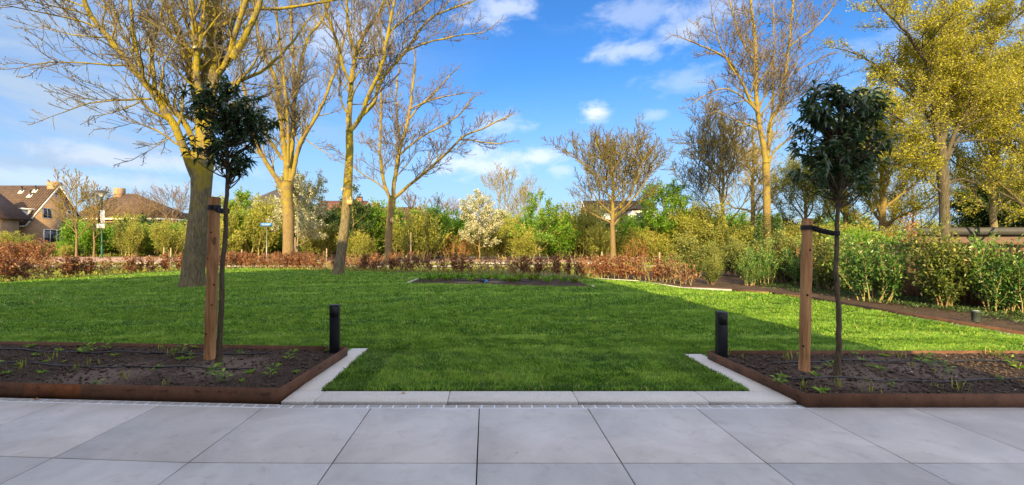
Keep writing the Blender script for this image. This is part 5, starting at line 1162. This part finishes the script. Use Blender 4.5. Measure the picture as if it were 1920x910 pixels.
# ------------------------------------------------------------------ houses
def window(t, x, y, z, w, h, nrm='y', fr='white_paint', sgn=-1, bars=1):
    """window on a wall facing -y (nrm='y') or +x (nrm='x'); x/y/z centre, sgn = outward sign"""
    f = MB(); g = MB(); b = .09
    def bx_(m, u0, u1, z0, z1, d0, d1):
        if nrm == 'y': m.box(x + u0, x + u1, *sorted((y + sgn * d0, y + sgn * d1)), z + z0, z + z1)
        else: m.box(*sorted((x + sgn * d0, x + sgn * d1)), y + u0, y + u1, z + z0, z + z1)
    bx_(f, -w / 2, w / 2, h / 2 - b, h / 2, -.05, .04); bx_(f, -w / 2, w / 2, -h / 2, -h / 2 + b, -.05, .05); bx_(f, -w / 2, -w / 2 + b, -h / 2 + b, h / 2 - b, -.05, .04); bx_(f, w / 2 - b, w / 2, -h / 2 + b, h / 2 - b, -.05, .04)
    for k in range(bars):
        u = -w / 2 + w * (k + 1) / (bars + 1); bx_(f, u - .03, u + .03, -h / 2 + b, h / 2 - b, -.04, .03)
    fo = part('window', f, fr, t); bx_(g, -w / 2 + b, w / 2 - b, -h / 2 + b, h / 2 - b, -.03, .01); part('pane', g, 'dark_glass', fo, root=t)
def slab(mb, p, q, along, a, b, th):
    """roof slope plate: cross-section line p->q (u,z), extruded a..b along axis 'x' or 'y'"""
    (u0, z0), (u1, z1) = p, q; n = Vector((-(z1 - z0), (u1 - u0))).normalized(); n = n if n.y > 0 else -n
    poly = [(u0, z0), (u1, z1), (u1 + n.x * th, z1 + n.y * th), (u0 + n.x * th, z0 + n.y * th)]
    mb.prism(poly, 0 if along == 'x' else 1, a, b)
def gable_x(name, label, x0, x1, y0, y1, z0, ze, zr, wallm, roofm, wins=(), barge='white_paint', ov=.35, chim=None, gut=True, doors=()):
    """ridge along x; gables at x0 and x1"""
    ym = (y0 + y1) / 2; t = thing(name, label, 'house', (x0, y0, z0)); mb = MB()
    mb.prism([(y0, z0 - .2), (y1, z0 - .2), (y1, ze), (ym, zr), (y0, ze)], 0, x0, x1); part('wall', mb, wallm, t)
    k = (zr - ze) / (ym - y0); mb = MB(); slab(mb, (y0 - ov, ze - ov * k + .03), (ym, zr + .03), 'x', x0 - .22, x1 + .22, .16); slab(mb, (y1 + ov, ze - ov * k + .03), (ym, zr + .03), 'x', x0 - .22, x1 + .22, .16)
    rf = part('roof', mb, roofm, t)
    for x, s in ((x0 - .26, -1), (x1 + .26, 1)):
        mb = MB()
        for ya, yb in ((y0 - ov, ym), (y1 + ov, ym)): mb.beam((x, ya, ze - ov * k + .02), (x, yb, zr + .04), .07, .17)
        part('bargeboard', mb, barge, t)
    if gut: mb = MB(); mb.box(x0 - .2, x1 + .2, y0 - ov - .16, y0 - ov - .02, ze - ov * k - .10, ze - ov * k + .04); part('gutter', mb, 'white_paint', t)
    if chim: 
        cx, w = chim; mb = MB(); mb.box(cx - w / 2, cx + w / 2, ym - w / 2, ym + w / 2, zr - .8, zr + .75); ch = part('chimney', mb, wallm, rf, root=t)
    for w_ in wins: window(t, *w_)
    for (dx, dw, dh) in doors: m_ = MB(); m_.box(dx - dw / 2, dx + dw / 2, y0 - .03, y0 + .05, z0, z0 + dh); part('door', m_, 'white_paint', t)
    return t, rf
def hip(name, label, x0, x1, y0, y1, z0, ze, zr, wallm, roofm, ridge, wins=(), fin=False, ov=.4):
    t = thing(name, label, 'house', (x0, y0, z0)); mb = MB(); mb.box(x0, x1, y0, y1, z0 - .2, ze); part('wall', mb, wallm, t)
    ym = (y0 + y1) / 2; a, b = ridge; mb = MB(); X0, X1, Y0, Y1_ = x0 - ov, x1 + ov, y0 - ov, y1 + ov
    mb.add([(X0, Y0, ze), (X1, Y0, ze), (X1, Y1_, ze), (X0, Y1_, ze), (a, ym, zr), (b, ym, zr)], [(0, 1, 5, 4), (2, 3, 4, 5), (3, 2, 1, 0)], [(1, 2, 5), (3, 0, 4)]); rf = part('roof', mb, roofm, t)
    mb = MB(); mb.box(X0 - .02, X1 + .02, Y0 - .02, Y1_ + .02, ze - .28, ze - .01); part('fascia', mb, 'white_paint', t)
    if fin: mb = MB(); mb.lathe([(.10, 0), (.05, .2), (.09, .3), (.02, .5), (.01, 1.0)], (a, ym, zr - .05), 8); part('finial', mb, 'lamp_dark', rf, root=t)
    for w_ in wins: window(t, *w_)
    return t, rf
G = .25
# H1: brick house with gable at far left
h1, rf1 = gable_x('brick_house', 'tan brick house at the far left with a steep brown roof and gable chimney', -68, -50, 47.4, 54.2, G, 3.9, 8.2, 'brick_tan', 'roof_brown',
   wins=((-49.97, 49.6, 5.0, 1.1, 1.2, 'x', 'white_paint', 1, 1), (-49.97, 52.4, 5.0, 1.0, 1.1, 'x', 'white_paint', 1, 1), (-49.97, 50.6, 7.1, .3, .5, 'x', 'white_paint', 1, 0), (-51.2, 47.38, 1.5, 1.4, 1.8, 'y', 'white_paint', -1, 1),
         (-49.97, 50.3, 2.1, 2.3, 2.2, 'x', 'white_paint', 1, 2), (-49.97, 53.2, 1.9, .7, 1.2, 'x', 'white_paint', 1, 0)), chim=None)
mb = MB(); mb.box(-50.75, -49.9, 50.3, 51.3, 7.3, 8.75); part('chimney', mb, 'brick_tan', rf1, root=h1)
mb = MB(); mb.box(-51.7, -50.3, 47.25, 49.4, 4.0, 5.25); dm = part('dormer', mb, 'white_paint', rf1, root=h1); mb = MB(); mb.box(-52.0, -50.1, 47.05, 49.5, 5.252, 5.42); part('dormer_roof', mb, 'white_paint', rf1, root=h1)
mb = MB(); mb.box(-51.4, -50.65, 47.23, 47.27, 4.3, 5.1); part('dormer_pane', mb, 'dark_glass', rf1, root=h1)
for (xx, zz) in ((-53.4, 7.2), (-51.9, 7.3), (-52.0, 6.7)):
    yy = 50.8 - (8.2 - zz) / ((8.2 - 3.9) / 3.4); m_ = MB(); m_.beam((xx, yy - .16, zz + .10), (xx, yy + .14, zz + .50), .5, .06); part('skylight', m_, 'white_paint', rf1, root=h1)
    m_ = MB(); m_.tube([(xx + .1, yy, zz + .3), (xx + .1, yy, zz + .95)], .07, 8); part('vent_pipe', m_, 'lamp_dark', rf1, root=h1)
# wing in front of H1
t = thing('brick_house', 'brick wing with dark pantiles and green bargeboard cut by the left edge', 'house', (-57, 42, G)); xa, xm, xb, ya, yb = -59.5, -55.6, -50.2, 42.6, 47.0
xa, xm, xb = -54.0, -50.3, -46.6; yb = 45.6
mb = MB(); mb.prism([(xa, G - .2), (xb, G - .2), (xb, 4.2), (xm, 7.2), (xa, 4.2)], 1, ya, yb); part('wall', mb, 'brick_tan', t)
mb = MB(); slab(mb, (xa - .3, 3.99), (xm, 7.23), 'y', ya - .25, yb + 1, .16); slab(mb, (xb + .3, 3.99), (xm, 7.23), 'y', ya - .25, yb + 1, .16); part('roof', mb, 'roof_brown_y', t)
mb = MB(); mb.beam((xb + .3, ya - .3, 4.0), (xm, ya - .3, 7.25), .07, .2); mb.beam((xa - .3, ya - .3, 4.0), (xm, ya - .3, 7.25), .07, .2); part('bargeboard', mb, 'green_paint', t)
window(t, xm, ya - .02, 4.4, 1.2, 1.2); window(t, xm - 1, ya - .02, 1.7, 1.6, 1.8, 'y', 'white_paint', -1, 2); window(t, xm + 1.6, ya - .02, 1.7, 1.1, 1.6)
t.location = (xa, ya, G); 
for ch in t.children: 
    me = ch.data; v = np.empty(len(me.vertices) * 3, np.float32); me.vertices.foreach_get('co', v); v = v.reshape(-1, 3) + np.array([-57 - xa, 42 - ya, 0], np.float32); me.vertices.foreach_set('co', v.ravel())
    for g2 in ch.children:
        me = g2.data; v = np.empty(len(me.vertices) * 3, np.float32); me.vertices.foreach_get('co', v); v = v.reshape(-1, 3) + np.array([-57 - xa, 42 - ya, 0], np.float32); me.vertices.foreach_set('co', v.ravel())
t.location.x -= 2.3
h2, r2 = hip('hip_roof_house', 'low house with a brown hip roof and white fascia behind the street lamp', -57.0, -44.5, 60, 68, G, 5.1, 8.9, 'brick_tan', 'roof_brown', (-54.0, -51.5), wins=((-53, 59.97, 2.2, 1.6, 1.6), (-48, 59.97, 2.2, 1.6, 1.6)))
mb = MB(); mb.box(-54.2, -53.2, 63.3, 64.3, 8.0, 9.7); part('chimney', mb, 'brick_tan', r2, root=h2)
gable_x('brick_house', 'small pale gable with white bargeboards peeping out left of the big trunk', -54.0, -48.5, 70, 77, G, 3.2, 6.6, 'brick_pale', 'roof_brown', chim=None)
h3, r3 = hip('hip_roof_house', 'house with a grey-brown hip roof, finial and skylight left of the forked tree', -33.5, -22.5, 55, 64, G, 5.2, 9.0, 'brick_red', 'roof_gray', (-28.6, -26.6), fin=True, wins=((-30.5, 54.97, 2.2, 1.5, 1.5), (-25, 54.97, 2.2, 1.5, 1.5)))
mb = MB(); mb.beam((-30.2, 56.2, 6.35), (-30.2, 57.2, 7.25), 1.5, .08); part('skylight', mb, 'lamp_glass', r3, root=h3)
gable_x('brick_house', 'house with a reddish-brown roof glimpsed between the forked tree and the leaning trunk', -24.0, -17.5, 60, 68, G, 5.0, 7.7, 'brick_red', 'roof_red', chim=(-18.6, .8))
h4, r4 = gable_x('brick_house', 'house with a white dormer glimpsed left of the low bird box', -17.0, -8.9, 55, 62, G, 3.6, 6.3, 'brick_red', 'roof_red', chim=(-14.8, .9))
mb = MB(); mb.box(-15.2, -12.7, 54.3, 58, 3.9, 5.35); part('dormer', mb, 'white_paint', r4, root=h4); mb = MB(); mb.box(-13.5, -12.95, 54.28, 54.32, 4.15, 5.05); part('dormer_pane', mb, 'dark_glass', r4, root=h4); mb = MB(); mb.box(-15.4, -12.5, 54.1, 58, 5.352, 5.5); part('dormer_roof', mb, 'white_paint', r4, root=h4)
# H5 dark roofed house centre right
h5, r5 = gable_x('brick_house', 'dark steep-roofed house with a white bargeboard behind the round bare tree', 10.6, 17.4, 43.6, 49.6, G, 3.2, 6.0, 'brick_red', 'roof_dark',
   wins=((14.0, 43.57, 1.6, .9, 1.7), (15.3, 43.57, 1.6, .8, 1.7), (11.7, 43.57, 1.7, 1.0, 1.3)), chim=None)
mb = MB(); mb.beam((12.2, 43.9, 3.95), (12.2, 44.6, 4.62), .9, .07); part('skylight', mb, 'lamp_glass', r5, root=h5)
mb = MB(); mb.box(14.6, 17.0, 43.35, 46, 3.5, 4.9); part('dormer', mb, 'white_paint', r5, root=h5)
mb = MB(); mb.box(15.0, 15.7, 43.33, 43.37, 3.8, 4.6); mb.box(16.0, 16.7, 43.33, 43.37, 3.8, 4.6); part('dormer_pane', mb, 'dark_glass', r5, root=h5)
mb = MB(); mb.box(14.5, 17.1, 43.2, 46.1, 4.902, 5.05); part('dormer_roof', mb, 'roof_dark', r5, root=h5)
def flat(name, label, x0, x1, y0, y1, z0, z1, wallm, fm, fh=.35, wins=(), extra=None, ov=.3):
    t = thing(name, label, 'building', (x0, y0, z0)); mb = MB(); mb.box(x0, x1, y0, y1, z0 - .2, z1 - fh); part('wall', mb, wallm, t)
    mb = MB(); mb.box(x0 - ov, x1 + ov, y0 - ov, y1 + ov, z1 - fh, z1); part('fascia', mb, fm, t)
    mb = MB(); mb.box(x0 - ov + .06, x1 + ov - .06, y0 - ov + .06, y1 + ov - .06, z1, z1 + .03); part('roof', mb, 'roof_dark', t)
    if extra: mb = MB(); mb.box(x0 - .1, x1 + .1, y0 - .12, y1 + .1, z1 - fh - extra, z1 - fh - .002); part('lower_fascia', mb, 'fascia_brown', t)
    for w_ in wins: window(t, *w_)
    return t
flat('garage', 'flat-roofed pale garage with a white fascia right of the spreading green tree', 20.6, 24.2, 46, 52, G, 2.35, 'brick_pale', 'white_paint', .28, wins=((22.8, 45.97, 1.4, .9, .6),))
hip('hip_roof_house', 'small dark pyramid roof peeping above the flat garage', 33.5, 39, 74, 80, G, 2.6, 4.2, 'brick_pale', 'roof_dark', (36.0, 36.3))
flat('outbuilding', 'pale flat outbuilding between the garage and the ivy-wrapped trunk', 26.2, 31.5, 52, 58, G, 2.6, 'brick_pale', 'white_paint', .2, wins=((28, 51.97, 1.5, 1.2, .7),))
flat('outbuilding', 'low white outbuilding behind the right stake', 22.0, 27.5, 36, 41, G, 2.0, 'white_paint', 'fascia_gray', .2, wins=((24, 35.97, 1.2, 1.0, .6),))
flat('flat_roof_building', 'long low building with a dark grey and brown fascia behind the fence at the right', 24.4, 44, 25.5, 36, .1, 2.45, 'fascia_brown', 'fascia_gray', .40)
# the house at the viewer's back: it throws the big shadow over the lawn
t = thing('brick_house', 'tall house at the back of the terrace that shades the lawn', 'house', (-8, -1.2, 0)); sil = [(-20.6, -.2), (-20.6, 7.0), (-14.5, 10.9), (.3, 10.9), (4.45, 2.9), (4.45, -.2)]
yA, yB = -9.5, -1.2
mb = MB(); mb.prism(sil, 1, yA, yB); part('wall', mb, 'brick_tan', t)
mb = MB()
for a, b in ((sil[1], sil[2]), (sil[2], sil[3]), (sil[3], sil[4])): slab(mb, (a[0], a[1] + .02), (b[0], b[1] + .02), 'y', yA - .1, yB + .12, .12)
part('roof', mb, 'roof_dark', t)
for x in np.arange(-18, 3.2, 2.8):
    for z, hh in ((1.25, 2.1), (4.4, 1.5), (7.4, 1.5)):
        if (x > -.8 and z > 6) or (x > 1.2 and z > 4) or (x < -16 and z > 5): continue
        window(t, x, yB, z, 1.5, hh, 'y', 'white_paint', 1, 1)

# ------------------------------------------------------------------ distant woods
P = []; rs = np.random.default_rng(77); xs = rs.uniform(-150, 150, 46000)
hh = np.array([4.2 + 2.6 * mn.noise((x * .035, 0, 0)) + 1.4 * mn.noise((x * .16, 4, 0)) for x in xs]); zz = hh * rs.uniform(0, 1, len(xs)) ** .8
P = np.c_[xs, 88 + rs.normal(size=len(xs)) * 2.5, zz]; D = np.c_[rs.normal(size=(len(xs), 2)) * .7, np.ones(len(xs)) * .7]
lm, k = leaf_mb(P, D, rs.uniform(.35, .8, len(xs)), .4); r_ = np.clip(.5 + .8 * np.array([mn.noise((x * .07, z * .3, 9)) for x, z in zip(xs, zz)]) + rs.normal(size=len(xs)) * .12, 0, 1)
o = link('distant_woods', lm.mesh('distant_woods', rnd=np.repeat(r_, k)), 'leaf_olive'); tag(o, 'low belt of olive and brown trees along the horizon', 'woods', kind='stuff')

import os
if os.environ.get('DBG'): print(LOG, [len(x) for x in (RB, SH)], 'SAPS', len([o for o in bpy.data.objects if o.name.startswith('beech_sapling')]))
